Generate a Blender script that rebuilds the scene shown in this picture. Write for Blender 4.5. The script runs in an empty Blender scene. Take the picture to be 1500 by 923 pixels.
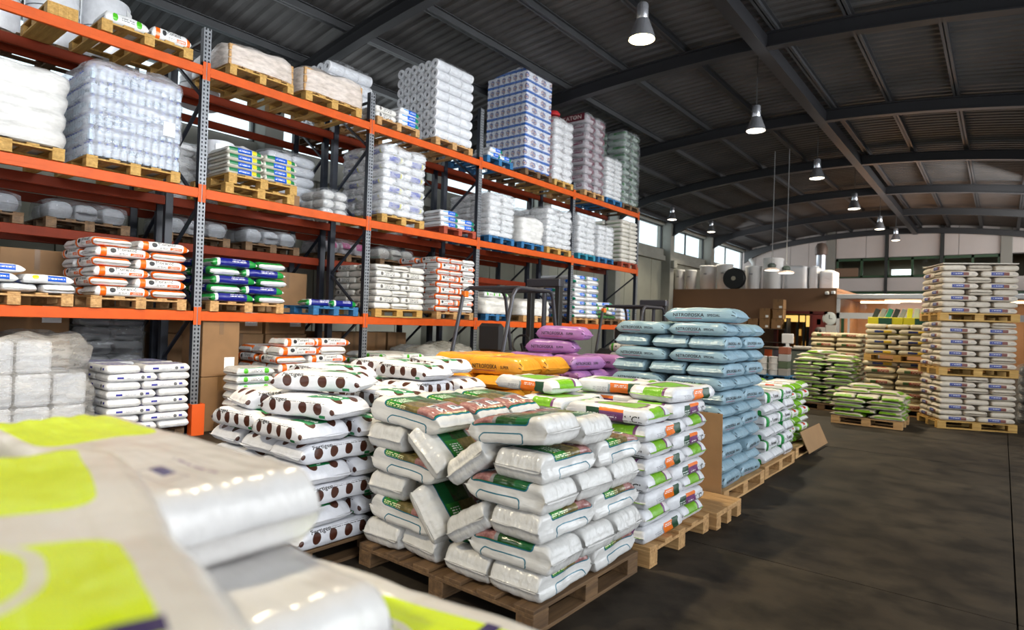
import bpy, math, random
from mathutils import Vector, Matrix, noise
random.seed(7)
S = bpy.context.scene
PI = math.pi

# ---------------------------------------------------------------- camera, sky, sun, large lights, exposure
def make_camera():
    cam = bpy.data.cameras.new('camera')
    ob = bpy.data.objects.new('camera', cam)
    S.collection.objects.link(ob)
    pit, rol, yaw = math.radians(0.61), math.radians(1.90), math.radians(38.63)
    fw = Vector((-math.sin(yaw)*math.cos(pit), math.cos(yaw)*math.cos(pit), math.sin(pit)))
    r0 = Vector((math.cos(yaw), math.sin(yaw), 0))
    u0 = r0.cross(fw)
    r = r0*math.cos(rol) + u0*math.sin(rol)
    u = -r0*math.sin(rol) + u0*math.cos(rol)
    m = Matrix((r, u, -fw)).transposed().to_4x4()
    m.translation = Vector((0, 0, 1.66))
    ob.matrix_world = m
    cam.sensor_width = 36.0
    cam.lens = 900/1500*36.0
    cam.clip_start = 0.05
    cam.clip_end = 300
    cam.dof.use_dof = True
    cam.dof.focus_distance = 5.5
    cam.dof.aperture_fstop = 1.9
    S.camera = ob
make_camera()

S.view_settings.view_transform = 'Standard'
S.view_settings.look = 'None'
S.view_settings.gamma = 1.0
S.view_settings.use_curve_mapping = False
S.view_settings.exposure = 0.0
S.cycles.use_denoising = True
S.cycles.max_bounces = 8
S.cycles.diffuse_bounces = 3
S.cycles.glossy_bounces = 3
S.cycles.transparent_max_bounces = 12
S.cycles.transmission_bounces = 4
S.cycles.sample_clamp_indirect = 4.0
S.cycles.caustics_reflective = False
S.cycles.caustics_refractive = False

w = bpy.data.worlds.new('sky')
S.world = w
w.use_nodes = True
bg = w.node_tree.nodes['Background']
bg.inputs[0].default_value = (0.86, 0.93, 1.0, 1)     # bright overcast
bg.inputs[1].default_value = 1.7

def area(name, loc, target, sx, sy, power, col):
    l = bpy.data.lights.new(name, 'AREA')
    l.shape = 'RECTANGLE'; l.size = sx; l.size_y = sy
    l.energy = power; l.color = col
    o = bpy.data.objects.new(name, l)
    S.collection.objects.link(o)
    o.location = loc
    d = Vector(target) - Vector(loc)
    o.rotation_euler = d.to_track_quat('-Z', 'Y').to_euler()
    return o
# daylight through the open loading doors of the wall to the right of the aisle and behind the camera
area('loading_door_daylight', (2.95, 1.6, 2.3), (-8, 4.0, 1.6), 5.0, 4.4, 260, (0.90, 0.95, 1.0))
area('far_loading_door_daylight', (2.95, 9.5, 2.4), (-8, 9.5, 2.6), 4.5, 4.4, 230, (0.90, 0.95, 1.0))
area('end_door_daylight', (-4.5, -7.8, 2.5), (-5.5, 6, 2.0), 7.0, 4.6, 105, (1.0, 0.93, 0.84))
# daylight through the high window strip of that wall
area('clerestory_daylight', (2.9, 7.0, 6.0), (-8.5, 7.0, 3.8), 22.0, 1.1, 800, (0.95, 0.98, 1.0)).data.spread = math.radians(80)
area('far_clerestory_daylight', (2.9, 31.0, 6.0), (-8, 37.0, 3.0), 16.0, 1.1, 1050, (0.97, 0.96, 0.94))
# daylight through the high window strip behind the racks
area('far_left_clerestory_daylight', (-12.7, 34.5, 6.0), (-6, 40, 4.5), 9.0, 1.0, 160, (0.95, 0.97, 1.0))
area('rack_side_clerestory_daylight', (-12.75, 12.0, 6.05), (-4, 14, 6.3), 36.0, 1.0, 210, (0.92, 0.97, 1.0))

# ---------------------------------------------------------------- node materials
def new_mat(name):
    m = bpy.data.materials.new(name)
    m.use_nodes = True
    nt = m.node_tree
    return m, nt, nt.nodes['Principled BSDF']
class N:
    """tiny wrapper round a node tree"""
    def __init__(s, nt): s.nt = nt; s.n = nt.nodes; s.l = nt.links
    def link(s, v, sock):
        if hasattr(v, 'default_value') or hasattr(v, 'is_linked'): s.l.new(v, sock)
        else: sock.default_value = v
    def m(s, op, a, b=0.0, c=None):
        q = s.n.new('ShaderNodeMath'); q.operation = op
        s.link(a, q.inputs[0]); s.link(b, q.inputs[1])
        if c is not None: s.link(c, q.inputs[2])
        return q.outputs[0]
    def mix(s, f, a, b):
        q = s.n.new('ShaderNodeMix'); q.data_type = 'RGBA'
        s.link(f, q.inputs[0]); s.link(a, q.inputs[6]); s.link(b, q.inputs[7])
        return q.outputs[2]
    def noise(s, vec, scale, detail=3.0, rough=0.55):
        q = s.n.new('ShaderNodeTexNoise')
        if vec is not None: s.l.new(vec, q.inputs['Vector'])
        q.inputs['Scale'].default_value = scale; q.inputs['Detail'].default_value = detail
        q.inputs['Roughness'].default_value = rough
        return q.outputs[0]
    def ramp(s, f, stops, interp='LINEAR'):
        q = s.n.new('ShaderNodeValToRGB'); s.l.new(f, q.inputs[0])
        q.color_ramp.interpolation = interp
        e = q.color_ramp.elements
        while len(e) < len(stops): e.new(0.5)
        for k, (p, c) in enumerate(stops):
            e[k].position = p; e[k].color = c if len(c) == 4 else (*c, 1)
        return q.outputs[0]
    def coord(s, which): return s.n.new('ShaderNodeTexCoord').outputs[which]
    def bump(s, h, strength, dist=0.01):
        q = s.n.new('ShaderNodeBump'); s.l.new(h, q.inputs['Height'])
        q.inputs['Strength'].default_value = strength; q.inputs['Distance'].default_value = dist
        return q.outputs[0]
def c4(c): return (*c, 1) if len(c) == 3 else c
def srgb(r, g, b):
    f = lambda v: (v/255/12.92) if v/255 <= 0.04045 else ((v/255+0.055)/1.055)**2.4
    return (f(r), f(g), f(b))
MAT = {}
def plain(name, col, rough=0.5, metal=0.0, vary=0.0, vscale=6.0, bump=0.0, bscale=60.0, spec=0.5, emit=0.0):
    if name in MAT: return MAT[name]
    m, nt, p = new_mat(name); n = N(nt)
    p.inputs['Roughness'].default_value = rough; p.inputs['Metallic'].default_value = metal
    p.inputs['Specular IOR Level'].default_value = spec
    if vary:
        f = n.noise(n.coord('Object'), vscale, 4.0)
        lo = tuple(max(0, c*(1-vary)) for c in col); hi = tuple(min(1, c*(1+vary)) for c in col)
        nt.links.new(n.ramp(f, [(0.3, lo), (0.7, hi)]), p.inputs['Base Color'])
    else: p.inputs['Base Color'].default_value = c4(col)
    if bump: nt.links.new(n.bump(n.noise(n.coord('Object'), bscale, 3.0), bump), p.inputs['Normal'])
    if emit:
        p.inputs['Emission Color'].default_value = c4(col); p.inputs['Emission Strength'].default_value = emit
    MAT[name] = m
    return m

# ---------------------------------------------------------------- mesh building
class MB:
    def __init__(s): s.v = []; s.f = []; s.mi = []; s.uv = {}
    def quadbox(s, x0, x1, y0, y1, z0, z1, mi=0):
        b = len(s.v)
        s.v += [(x0,y0,z0),(x1,y0,z0),(x1,y1,z0),(x0,y1,z0),(x0,y0,z1),(x1,y0,z1),(x1,y1,z1),(x0,y1,z1)]
        for q in ((0,3,2,1),(4,5,6,7),(0,1,5,4),(1,2,6,5),(2,3,7,6),(3,0,4,7)):
            s.f.append(tuple(b+i for i in q)); s.mi.append(mi)
        return s
    def bevbox(s, x0, x1, y0, y1, z0, z1, r=0.01, mi=0):
        """box with chamfered edges"""
        b = len(s.v); idx = {}
        X = (x0, x1); Y = (y0, y1); Z = (z0, z1)
        for i in (0,1):
            for j in (0,1):
                for k in (0,1):
                    sx, sy, sz = 1-2*i, 1-2*j, 1-2*k
                    for ax in range(3):
                        p = [X[i]+sx*r, Y[j]+sy*r, Z[k]+sz*r]
                        p[ax] = (X[i], Y[j], Z[k])[ax]
                        idx[(i,j,k,ax)] = len(s.v); s.v.append(tuple(p))
        def face(vs):
            c = Vector((0,0,0))
            for q in vs: c += Vector(s.v[q])
            c /= len(vs); ctr = Vector(((x0+x1)/2,(y0+y1)/2,(z0+z1)/2))
            a = Vector(s.v[vs[1]])-Vector(s.v[vs[0]]); d = Vector(s.v[vs[2]])-Vector(s.v[vs[0]])
            if a.cross(d).dot(c-ctr) < 0: vs = vs[::-1]
            s.f.append(tuple(vs)); s.mi.append(mi)
        for i in (0,1): face([idx[(i,0,0,0)],idx[(i,1,0,0)],idx[(i,1,1,0)],idx[(i,0,1,0)]])
        for j in (0,1): face([idx[(0,j,0,1)],idx[(1,j,0,1)],idx[(1,j,1,1)],idx[(0,j,1,1)]])
        for k in (0,1): face([idx[(0,0,k,2)],idx[(1,0,k,2)],idx[(1,1,k,2)],idx[(0,1,k,2)]])
        for i in (0,1):
            for j in (0,1): face([idx[(i,j,0,0)],idx[(i,j,1,0)],idx[(i,j,1,1)],idx[(i,j,0,1)]])
            for k in (0,1): face([idx[(i,0,k,0)],idx[(i,1,k,0)],idx[(i,1,k,2)],idx[(i,0,k,2)]])
        for j in (0,1):
            for k in (0,1): face([idx[(0,j,k,1)],idx[(1,j,k,1)],idx[(1,j,k,2)],idx[(0,j,k,2)]])
        for i in (0,1):
            for j in (0,1):
                for k in (0,1): face([idx[(i,j,k,0)],idx[(i,j,k,1)],idx[(i,j,k,2)]])
        return s
    def tube(s, pts, r, n=8, mi=0, cap=True):
        """round bar through a list of points; r a number or one per point"""
        pts = [Vector(p) for p in pts]; b = len(s.v)
        rs = r if isinstance(r, (list, tuple)) else [r]*len(pts)
        up = None
        for k, p in enumerate(pts):
            t = (pts[min(k+1, len(pts)-1)] - pts[max(k-1, 0)]).normalized()
            if up is None:
                up = Vector((0,0,1)) if abs(t.z) < 0.9 else Vector((1,0,0))
            a = t.cross(up).normalized(); q = a.cross(t).normalized(); up = q
            for i in range(n):
                an = 2*PI*i/n
                s.v.append(tuple(p + a*math.cos(an)*rs[k] + q*math.sin(an)*rs[k]))
        for k in range(len(pts)-1):
            for i in range(n):
                j = (i+1) % n
                s.f.append((b+k*n+i, b+k*n+j, b+(k+1)*n+j, b+(k+1)*n+i)); s.mi.append(mi)
        if cap:
            s.f.append(tuple(b+i for i in range(n))[::-1]); s.mi.append(mi)
            e = b+(len(pts)-1)*n
            s.f.append(tuple(e+i for i in range(n))); s.mi.append(mi)
        return s
    def lathe(s, prof, n=16, c=(0,0,0), mi=0, cap=True):
        """profile [(r,z)...] turned round the z axis"""
        b = len(s.v)
        for r, z in prof:
            for i in range(n):
                a = 2*PI*i/n
                s.v.append((c[0]+r*math.cos(a), c[1]+r*math.sin(a), c[2]+z))
        for k in range(len(prof)-1):
            for i in range(n):
                j = (i+1) % n
                s.f.append((b+k*n+i, b+k*n+j, b+(k+1)*n+j, b+(k+1)*n+i)); s.mi.append(mi)
        if cap:
            s.f.append(tuple(b+i for i in range(n))[::-1]); s.mi.append(mi)
            e = b+(len(prof)-1)*n
            s.f.append(tuple(e+i for i in range(n))); s.mi.append(mi)
        return s
    def bar(s, p, q, wd, ht, mi=0):
        """square bar from p to q"""
        p = Vector(p); q = Vector(q); t = (q-p).normalized()
        up = Vector((0,0,1)) if abs(t.z) < 0.95 else Vector((0,1,0))
        a = t.cross(up).normalized()*wd/2; c = a.cross(t).normalized()*ht/2
        b = len(s.v)
        for e in (p, q):
            for sa, sc in ((-1,-1),(1,-1),(1,1),(-1,1)): s.v.append(tuple(e + a*sa + c*sc))
        for f in ((0,1,2,3),(7,6,5,4),(0,4,5,1),(1,5,6,2),(2,6,7,3),(3,7,4,0)):
            s.f.append(tuple(b+i for i in f)); s.mi.append(mi)
        return s
    def mesh(s, name, mats, smooth=False):
        me = bpy.data.meshes.new(name)
        me.from_pydata(s.v, [], s.f)
        for m in (mats if isinstance(mats, (list, tuple)) else [mats]): me.materials.append(m)
        if any(s.mi): me.polygons.foreach_set('material_index', s.mi)
        if smooth: me.polygons.foreach_set('use_smooth', [True]*len(me.polygons))
        me.update()
        return me
def link(name, me, parent=None, loc=(0,0,0), rz=0.0, rot=None, scale=None):
    o = bpy.data.objects.new(name, me)
    S.collection.objects.link(o)
    o.location = loc
    o.rotation_euler = rot if rot else (0, 0, rz)
    if scale: o.scale = scale
    if parent: o.parent = parent
    return o
USED = set()
def tag(o, label, cat, group=None):
    o['label'] = label; o['category'] = cat
    if group: o['group'] = group
    if label in USED and not group: print('DUPLICATE LABEL', label)
    n = len(label.split())
    if n > 16 or n < 4: print('LABEL LENGTH', n, label)
    USED.add(label)
    return o
def root(name, loc, rz, label, cat, group=None, rot=None):
    return tag(link(name, None, None, loc, rz, rot), label, cat, group)
def struct(name, me, loc=(0,0,0), parent=None):
    o = link(name, me, parent, loc)
    if not parent: o['kind'] = 'structure'
    return o
def smooth_angle(me, deg=40):
    me.polygons.foreach_set('use_smooth', [True]*len(me.polygons))
    me.set_sharp_from_angle(angle=math.radians(deg))
    return me
ORD = ['zeroth','first','second','third','fourth','fifth','sixth','seventh','eighth','ninth','tenth','eleventh','twelfth','thirteenth']
# ---------------------------------------------------------------- setting
def world_pos(n): return n.n.new('ShaderNodeNewGeometry').outputs['Position']
def floor_mat():
    m, nt, p = new_mat('dark_concrete'); n = N(nt); P = world_pos(n)
    a = n.noise(P, 0.55, 5, 0.6); b = n.noise(P, 3.2, 6, 0.65); c = n.noise(P, 26, 4, 0.6)
    base = n.ramp(a, [(0.3, (0.019,0.014,0.010)), (0.52, (0.040,0.031,0.022)), (0.75, (0.062,0.049,0.034))])
    st = n.ramp(b, [(0.36, (0.45,0.45,0.46)), (0.55, (1,1,1)), (0.72, (1.3,1.25,1.2))])
    mul = n.n.new('ShaderNodeMix'); mul.data_type = 'RGBA'; mul.blend_type = 'MULTIPLY'; mul.inputs[0].default_value = 1.0
    nt.links.new(base, mul.inputs[6]); nt.links.new(st, mul.inputs[7])
    sp = n.ramp(n.noise(P, 9, 8, 0.75), [(0.66, (0,0,0)), (0.74, (1,1,1))])      # pale dust and scraps of old paint
    col = n.mix(n.m('MULTIPLY', sp, 0.22), mul.outputs[2], (0.30,0.29,0.27,1))
    nt.links.new(col, p.inputs['Base Color'])
    nt.links.new(n.m('MULTIPLY_ADD', b, 0.30, 0.52), p.inputs['Roughness'])
    p.inputs['Specular IOR Level'].default_value = 0.16
    nt.links.new(n.bump(c, 0.12, 0.004), p.inputs['Normal'])
    return m
FLOOR = floor_mat()
fl = struct('floor', MB().quadbox(-13.3, 3.3, -8.3, 45.5, -0.3, -0.02).mesh('floor_bed', plain('floor_joint', (0.012,0.011,0.010), 0.9)))
gx = [-13.3, -5.1, 0.10, 3.3]; gy = [-8.3, -0.6, 4.66, 9.9, 15.1, 20.3, 25.5, 30.7, 35.9, 45.5]
for i in range(3):
    for j in range(9):
        g = 0.005
        struct('slab', MB().quadbox(gx[i]+g, gx[i+1]-g, gy[j]+g, gy[j+1]-g, -0.06, 0).mesh('slab', FLOOR), parent=fl)

# roof: trapezoidal sheeting on purlins on arched girders
RX, RZ, RA = -5.0, 7.20, 0.0146
def under(x): return RZ - RA*(x-RX)**2                    # underside of the girders
SHEET = plain('grey_sheeting', (0.066,0.063,0.062), 0.6, 0.2, 0.25, 0.8)
GIRDER = plain('black_girder', (0.012,0.012,0.014), 0.45)
PURLIN = plain('grey_purlin', (0.040,0.041,0.044), 0.5, 0.2, 0.15, 2)
def roof_mesh():
    b = MB(); pitch = 0.25
    prof = [(0,0),(0.09,0),(0.125,-0.045),(0.215,-0.045)]
    ys = []
    y = -8.3
    while y < 40.3:
        ys += [(y+a, d) for a, d in prof]; y += pitch
    xs = [-13.4+16.8*i/24 for i in range(25)]
    for yy, d in ys:
        for x in xs: b.v.append((x, yy, under(x)+0.51+d))
    W = len(xs)
    for r in range(len(ys)-1):
        for c in range(W-1):
            b.f.append((r*W+c, (r+1)*W+c, (r+1)*W+c+1, r*W+c+1)); b.mi.append(0)
    return b.mesh('ceiling', SHEET)
roof = struct('ceiling', roof_mesh())
def arch_mesh():
    b = MB(); n = 28
    xs = [-12.95+15.9*i/n for i in range(n+1)]
    def hb(x):                                             # haunch: the girder deepens at the columns
        d = min(x+12.95, 2.95-x)
        return 0.30 + 0.42*max(0, 1-d/1.9)**2
    for fl_ in (0, 1, 2):                                  # bottom flange, web, top flange
        st = len(b.v)
        for x in xs:
            z = under(x)+0.30; lo = z-hb(x)
            wd, z0, z1 = ((0.10, lo, lo+0.025), (0.014, lo+0.02, z-0.02), (0.10, z-0.025, z))[fl_]
            b.v += [(x,-wd,z0),(x,wd,z0),(x,wd,z1),(x,-wd,z1)]
        for k in range(n):
            for q in range(4):
                r = (q+1) % 4
                b.f.append((st+k*4+q, st+k*4+r, st+(k+1)*4+r, st+(k+1)*4+q)); b.mi.append(0)
    return b.mesh('arch_girder', GIRDER)
am = arch_mesh()
COLY = [-3.2, 2.0, 7.2, 12.4, 17.6, 22.8, 28.1, 33.4]
for y in COLY + [39.7]: struct('arch_girder', am, (0, y, 0), roof)
for x in (-12.6, -11.5, -10.0, -8.4, -6.9, -5.43, -3.55, -2.3, -0.95, 0.5, 1.9):
    z = under(x)+0.30
    b = MB().quadbox(x-0.01, x+0.01, -8.3, 40, z, z+0.165)
    b.quadbox(x-0.06, x+0.06, -8.3, 40, z, z+0.012).quadbox(x-0.06, x+0.06, -8.3, 40, z+0.15, z+0.165)
    struct('purlin', b.mesh('purlin', PURLIN), parent=roof)
z = under(-3.85)
struct('ridge_girder', MB().quadbox(-3.95, -3.72, -8.3, 40, z-0.02, z+0.26).mesh('ridge_girder', GIRDER), parent=roof)
for yy in (17.2, 26.2):                                    # smoke detectors hung beneath the ridge girder
    pass

# wall behind the racks
WALL = plain('pale_wall_panel', (0.31,0.31,0.25), 0.7, 0, 0.08, 1.2, 0.08, 40)
CONC = plain('grey_concrete', (0.30,0.30,0.265), 0.75, 0, 0.10, 2.0, 0.10, 40)
GREENJOINT = plain('green_joint', (0.055,0.085,0.035), 0.6)
FRAME = plain('dark_window_frame', (0.02,0.022,0.022), 0.5)
def glass_mat(name, tint, mixf, rough=0.03):
    m = bpy.data.materials.new(name); m.use_nodes = True; nt = m.node_tree; nt.nodes.clear(); n = N(nt)
    o = nt.nodes.new('ShaderNodeOutputMaterial'); t = nt.nodes.new('ShaderNodeBsdfTransparent'); t.inputs[0].default_value = c4(tint)
    g = nt.nodes.new('ShaderNodeBsdfGlossy'); g.inputs['Roughness'].default_value = rough
    x = nt.nodes.new('ShaderNodeMixShader'); f = nt.nodes.new('ShaderNodeLayerWeight'); f.inputs[0].default_value = 0.12
    nt.links.new(n.m('MULTIPLY_ADD', n.m('POWER', f.outputs[1], 4.0), 0.3, mixf+0.04), x.inputs[0])
    nt.links.new(t.outputs[0], x.inputs[1]); nt.links.new(g.outputs[0], x.inputs[2]); nt.links.new(x.outputs[0], o.inputs[0])
    return m
GLASS = glass_mat('window_glass', (0.93,0.97,0.97), 0.0)
wl = struct('wall_left', MB().quadbox(-13.35, -13.12, -8.3, 40, 0, 4.86).mesh('wall_left', GREENJOINT))
y = -8.3
while y < 39.9:
    y1 = min(y+1.3, 40)
    struct('wall_panel', MB().bevbox(-13.14, -13.06, y+0.012, y1-0.012, 0, 4.86, 0.006).mesh('wall_panel', WALL), parent=wl)
    y = y1
b = MB().quadbox(-13.35, -12.85, -8.3, 40, 4.86, 5.10).quadbox(-13.35, -12.95, -8.3, 40, 5.10, 5.42)
struct('ledge_beam', b.mesh('ledge_beam', CONC), parent=wl)
struct('eaves_beam', MB().quadbox(-13.35, -12.95, -8.3, 40, 6.58, 7.1).mesh('eaves_beam', CONC), parent=wl)
for y in COLY:
    b = MB().bevbox(-13.35, -12.6, y-0.22, y+0.22, 0, 6.75, 0.02).bevbox(-12.62, -12.42, y-0.20, y+0.20, 4.5, 4.86, 0.02)
    struct('column', b.mesh('column', CONC), parent=wl)
ends = [-8.3] + COLY + [40.0]
for k in range(len(ends)-1):
    y0, y1 = ends[k]+(0.22 if k else 0), ends[k+1]-0.22
    b = MB(); t = 0.05
    b.quadbox(-13.15, -13.07, y0, y1, 5.42, 5.42+t).quadbox(-13.15, -13.07, y0, y1, 6.58-t, 6.58)
    nm = 2
    for q in range(nm+1):
        yy = y0 + (y1-y0-t)*q/nm
        b.quadbox(-13.15, -13.07, yy, yy+t, 5.42, 6.58)
    wn = struct('window_%d' % (k+1), b.mesh('window_frame', FRAME))
    for q in range(nm):
        a0 = y0+t+(y1-y0-t)*q/nm; a1 = y0+(y1-y0-t)*(q+1)/nm
        struct('pane', MB().quadbox(-13.115, -13.105, a0, a1, 5.42+t, 6.58-t).mesh('pane', GLASS), parent=wn)

# wall on the far side of the aisle (outside the frame): loading doors and a high window strip let the day in
wr = struct('wall_right', MB().quadbox(3.0, 3.3, -8.3, -1.2, 0, 4.8).quadbox(3.0, 3.3, 4.3, 7.0, 0, 4.8).quadbox(3.0, 3.3, 12.0, 40, 0, 4.8)
            .quadbox(3.0, 3.3, -8.3, 40, 4.8, 5.4).quadbox(3.0, 3.3, -8.3, 40, 6.6, 7.1).mesh('wall_right', CONC))
for y in COLY: struct('column', MB().bevbox(2.72, 3.02, y-0.22, y+0.22, 0, 6.7, 0.02).mesh('column', CONC), parent=wr)
struct('wall_back', MB().quadbox(-13.3, -8.2, -8.3, -8.0, 0, 7.6).quadbox(-0.8, 3.3, -8.3, -8.0, 0, 7.6).quadbox(-8.2, -0.8, -8.3, -8.0, 5.0, 7.6).mesh('wall_back', CONC))

# far gable wall
PANEL = plain('pale_gable_panel', (0.46,0.41,0.385), 0.7, 0, 0.05, 0.7)
GREYCOL = plain('grey_gable_column', (0.20,0.19,0.165), 0.7)
GREEN = plain('dark_green_frame', (0.012,0.05,0.014), 0.5)
BLACK = plain('black_post', (0.008,0.010,0.009), 0.5)
wf = struct('wall_far', MB().quadbox(-13.35, -8.2, 40.15, 40.35, 0, 7.8).quadbox(-8.2, 3.3, 40.15, 40.35, 5.95, 7.8)
            .quadbox(-8.2, 3.3, 40.15, 40.35, 4.02, 4.82).quadbox(0.9, 3.3, 40.15, 40.35, 0, 5.95).mesh('wall_far', plain('gable_joint', (0.10,0.09,0.085), 0.8)))
for a in range(5):
    x0 = -13.35+1.03*a
    struct('wall_panel', MB().bevbox(x0+0.01, x0+1.02, 40.0, 40.16, 0, 7.8, 0.005).mesh('wall_panel', PANEL), parent=wf)
for x0, x1 in ((-7.75,-6.2),(-6.2,-5.25),(-5.09,-2.7),(-2.54,-1.9),(-1.9,-0.1),(0.25,1.7),(1.7,3.3)):
    struct('wall_panel', MB().bevbox(x0+0.01, x1-0.01, 40.0, 40.16, 5.98, 7.8, 0.005).mesh('wall_panel', PANEL), parent=wf)
struct('fascia_panel', MB().bevbox(-7.75, 0.9, 39.9, 40.2, 4.06, 4.80, 0.01).mesh('fascia_panel', PANEL), parent=wf)
struct('fascia_trim', MB().quadbox(-7.75, 0.9, 39.88, 40.1, 3.90, 4.03).mesh('fascia_trim', GREEN), parent=wf)
for x in (-8.0, 0.07): struct('column', MB().bevbox(x-0.24, x+0.24, 39.85, 40.2, 0, 7.8, 0.02).mesh('column', GREYCOL), parent=wf)
for x in (-5.17, -2.62): struct('post', MB().quadbox(x-0.07, x+0.07, 39.8, 40.0, 3.9, 7.8).mesh('post', BLACK), parent=wf)
# office windows high in the gable, a lit office behind them
b = MB(); X0, X1 = -7.7, -0.15
b.quadbox(X0, X1, 39.96, 40.1, 4.84, 4.95).quadbox(X0, X1, 39.96, 40.1, 5.80, 5.94)
mull = [-7.7, -6.45, -5.17, -4.0, -2.62, -1.35, -0.26]
for x in mull: b.quadbox(x, x+0.11, 39.96, 40.1, 4.84, 5.94)
wo = struct('window_20', b.mesh('window_frame', GREEN))
for a, c in zip(mull[:-1], mull[1:]):
    struct('pane', MB().quadbox(a+0.11, c, 40.02, 40.03, 4.95, 5.80).mesh('pane', GLASS), parent=wo)
OFF = plain('office_wall', (0.20,0.175,0.13), 0.8)
ob = struct('wall_office', MB().quadbox(-8.1, 1.0, 44.0, 44.2, 4.6, 7.0).quadbox(-8.1, 1.0, 40.4, 44.2, 4.5, 4.62).quadbox(-8.3, -8.1, 40.4, 44.2, 4.5, 7.0)
            .quadbox(1.0, 1.2, 40.4, 44.2, 4.5, 7.0).quadbox(-8.3, 1.2, 40.4, 44.2, 6.25, 6.4).mesh('wall_office', OFF))
LIT = plain('office_lamp', (1.0,0.80,0.45), 0.5, emit=5.0)
SKYWIN = plain('office_far_window', (0.95,0.98,1.0), 0.5, emit=2.6)
for x in (-6.6, -4.8, -3.9, -2.0): struct('ceiling_lamp', MB().lathe([(0.16,0),(0.16,0.05)], 12, (x, 41.6, 6.2)).mesh('ceiling_lamp', LIT), parent=ob)
for x0, x1 in ((-5.4,-4.3),(-3.3,-2.9),(-2.7,-1.6)): struct('office_window', MB().quadbox(x0, x1, 43.95, 44.0, 5.28, 5.62).mesh('office_window', SKYWIN), parent=ob)
# lit shop behind glass beside the brown room
ALU = plain('brushed_aluminium', (0.50,0.50,0.50), 0.45, 0.2)
SY = 28.35
b = MB().bevbox(-5.40, 3.0, SY-0.07, SY+0.05, 3.05, 3.24, 0.02).quadbox(-5.40, 3.0, SY-0.06, SY+0.06, 2.24, 2.48)
for x in (-5.40, -2.05, 1.4): b.quadbox(x, x+0.12, SY-0.06, SY+0.06, 0, 3.05)
for x in (-4.98, -3.9, -3.0): b.quadbox(x, x+0.07, SY-0.06, SY+0.06, 0, 2.24)
ws = struct('window_21', b.mesh('window_frame', ALU))
struct('green_post', MB().quadbox(-5.22, -5.12, SY-0.05, SY+0.05, 0, 2.24).mesh('green_post', GREEN), parent=ws)
for a, c in ((-5.28,-2.05),(-1.93,1.4)):
    struct('pane', MB().quadbox(a, c, SY-0.01, SY, 2.48, 3.05).mesh('pane', GLASS), parent=ws)
    struct('pane', MB().quadbox(a, c, SY-0.01, SY, 0, 2.24).mesh('pane', GLASS), parent=ws)
TAN = plain('shop_wall', (0.62,0.36,0.22), 0.6)
sh = struct('wall_shop', MB().quadbox(-5.4, 3.0, 33.0, 33.2, 0, 3.2).quadbox(-5.4, 3.0, 28.45, 33.0, 3.12, 3.22).quadbox(-5.42, -5.40, 28.5, 33.0, 0, 3.2).mesh('wall_shop', TAN))
SHOPLAMP = plain('shop_lamp', (1.0,0.78,0.50), 0.5, emit=5.0)
for x, y, l in ((-4.3, 31.6, 1.5), (-3.3, 30.4, 1.3), (-1.4, 31.2, 1.6), (0.6, 31.0, 1.5)):
    struct('strip_lamp', MB().bevbox(x-l/2, x+l/2, y-0.09, y+0.09, 3.02, 3.09, 0.01).mesh('strip_lamp', SHOPLAMP), parent=sh)
area('shop_light', (-2.0, 30.8, 2.95), (-2.0, 31.5, 0), 5, 1.2, 130, (1.0,0.70,0.42))

# brown built-in room with the red doorway
BROWN = plain('brown_wall', (0.19,0.098,0.048), 0.7, 0, 0.06, 1.0)
BX0, BX1, BY, BZ = -13.0, -5.42, 28.35, 3.50
wb = struct('wall_brown', MB().quadbox(BX0, -7.80, BY, BY+0.15, 0, BZ).quadbox(-5.78, BX1, BY, BY+0.15, 0, BZ).quadbox(-7.80, -5.78, BY, BY+0.15, 2.45, BZ)
            .quadbox(BX1-0.15, BX1-0.01, BY+0.16, 39.9, 0, BZ-0.13).quadbox(BX0, BX1, BY+0.151, 39.9, BZ-0.12, BZ).mesh('wall_brown', BROWN))
RED = plain('dark_red_frame', (0.10,0.012,0.008), 0.5)
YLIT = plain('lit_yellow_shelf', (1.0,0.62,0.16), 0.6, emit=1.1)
dr = struct('door_1', MB().quadbox(-7.86, -7.72, BY-0.06, BY+0.16, 0, 2.52).quadbox(-6.42, -6.30, BY-0.06, BY+0.16, 0, 2.52).quadbox(-5.86, -5.74, BY-0.06, BY+0.16, 0, 2.52).quadbox(-7.86, -5.74, BY-0.06, BY+0.16, 2.40, 2.52).mesh('door_frame', RED))
struct('door_leaf', MB().bevbox(-6.32, -5.80, BY-0.03, BY+0.03, 0.02, 2.40, 0.01).mesh('door_leaf', plain('red_door', (0.16,0.020,0.014), 0.5)), parent=dr)
inn = struct('wall_inner', MB().quadbox(-8.5, -5.6, 30.4, 30.5, 0, 3.3).quadbox(-8.5, -8.4, 28.5, 30.4, 0, 3.3).mesh('wall_inner', plain('inner_wall', (0.16,0.09,0.04), 0.8)))
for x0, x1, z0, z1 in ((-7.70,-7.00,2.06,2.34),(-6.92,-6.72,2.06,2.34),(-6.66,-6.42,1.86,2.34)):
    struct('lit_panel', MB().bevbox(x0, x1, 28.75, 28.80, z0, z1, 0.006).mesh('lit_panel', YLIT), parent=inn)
for x in (-7.55, -7.05, -6.78, -6.62): struct('shelf_post', MB().quadbox(x-0.05, x+0.05, 28.9, 29.0, 0, 2.4).mesh('shelf_post', BLACK), parent=inn)
for x, z in ((-7.6,1.1),(-7.3,1.45),(-7.1,0.9),(-6.7,1.3),(-6.7,0.7),(-7.45,0.7)):
    struct('lit_niche', MB().bevbox(x-0.07, x+0.07, 30.30, 30.38, z, z+0.3, 0.006).mesh('lit_niche', plain('lit_niche', (1.0,0.55,0.12), 0.6, emit=0.5)), parent=inn)
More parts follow.
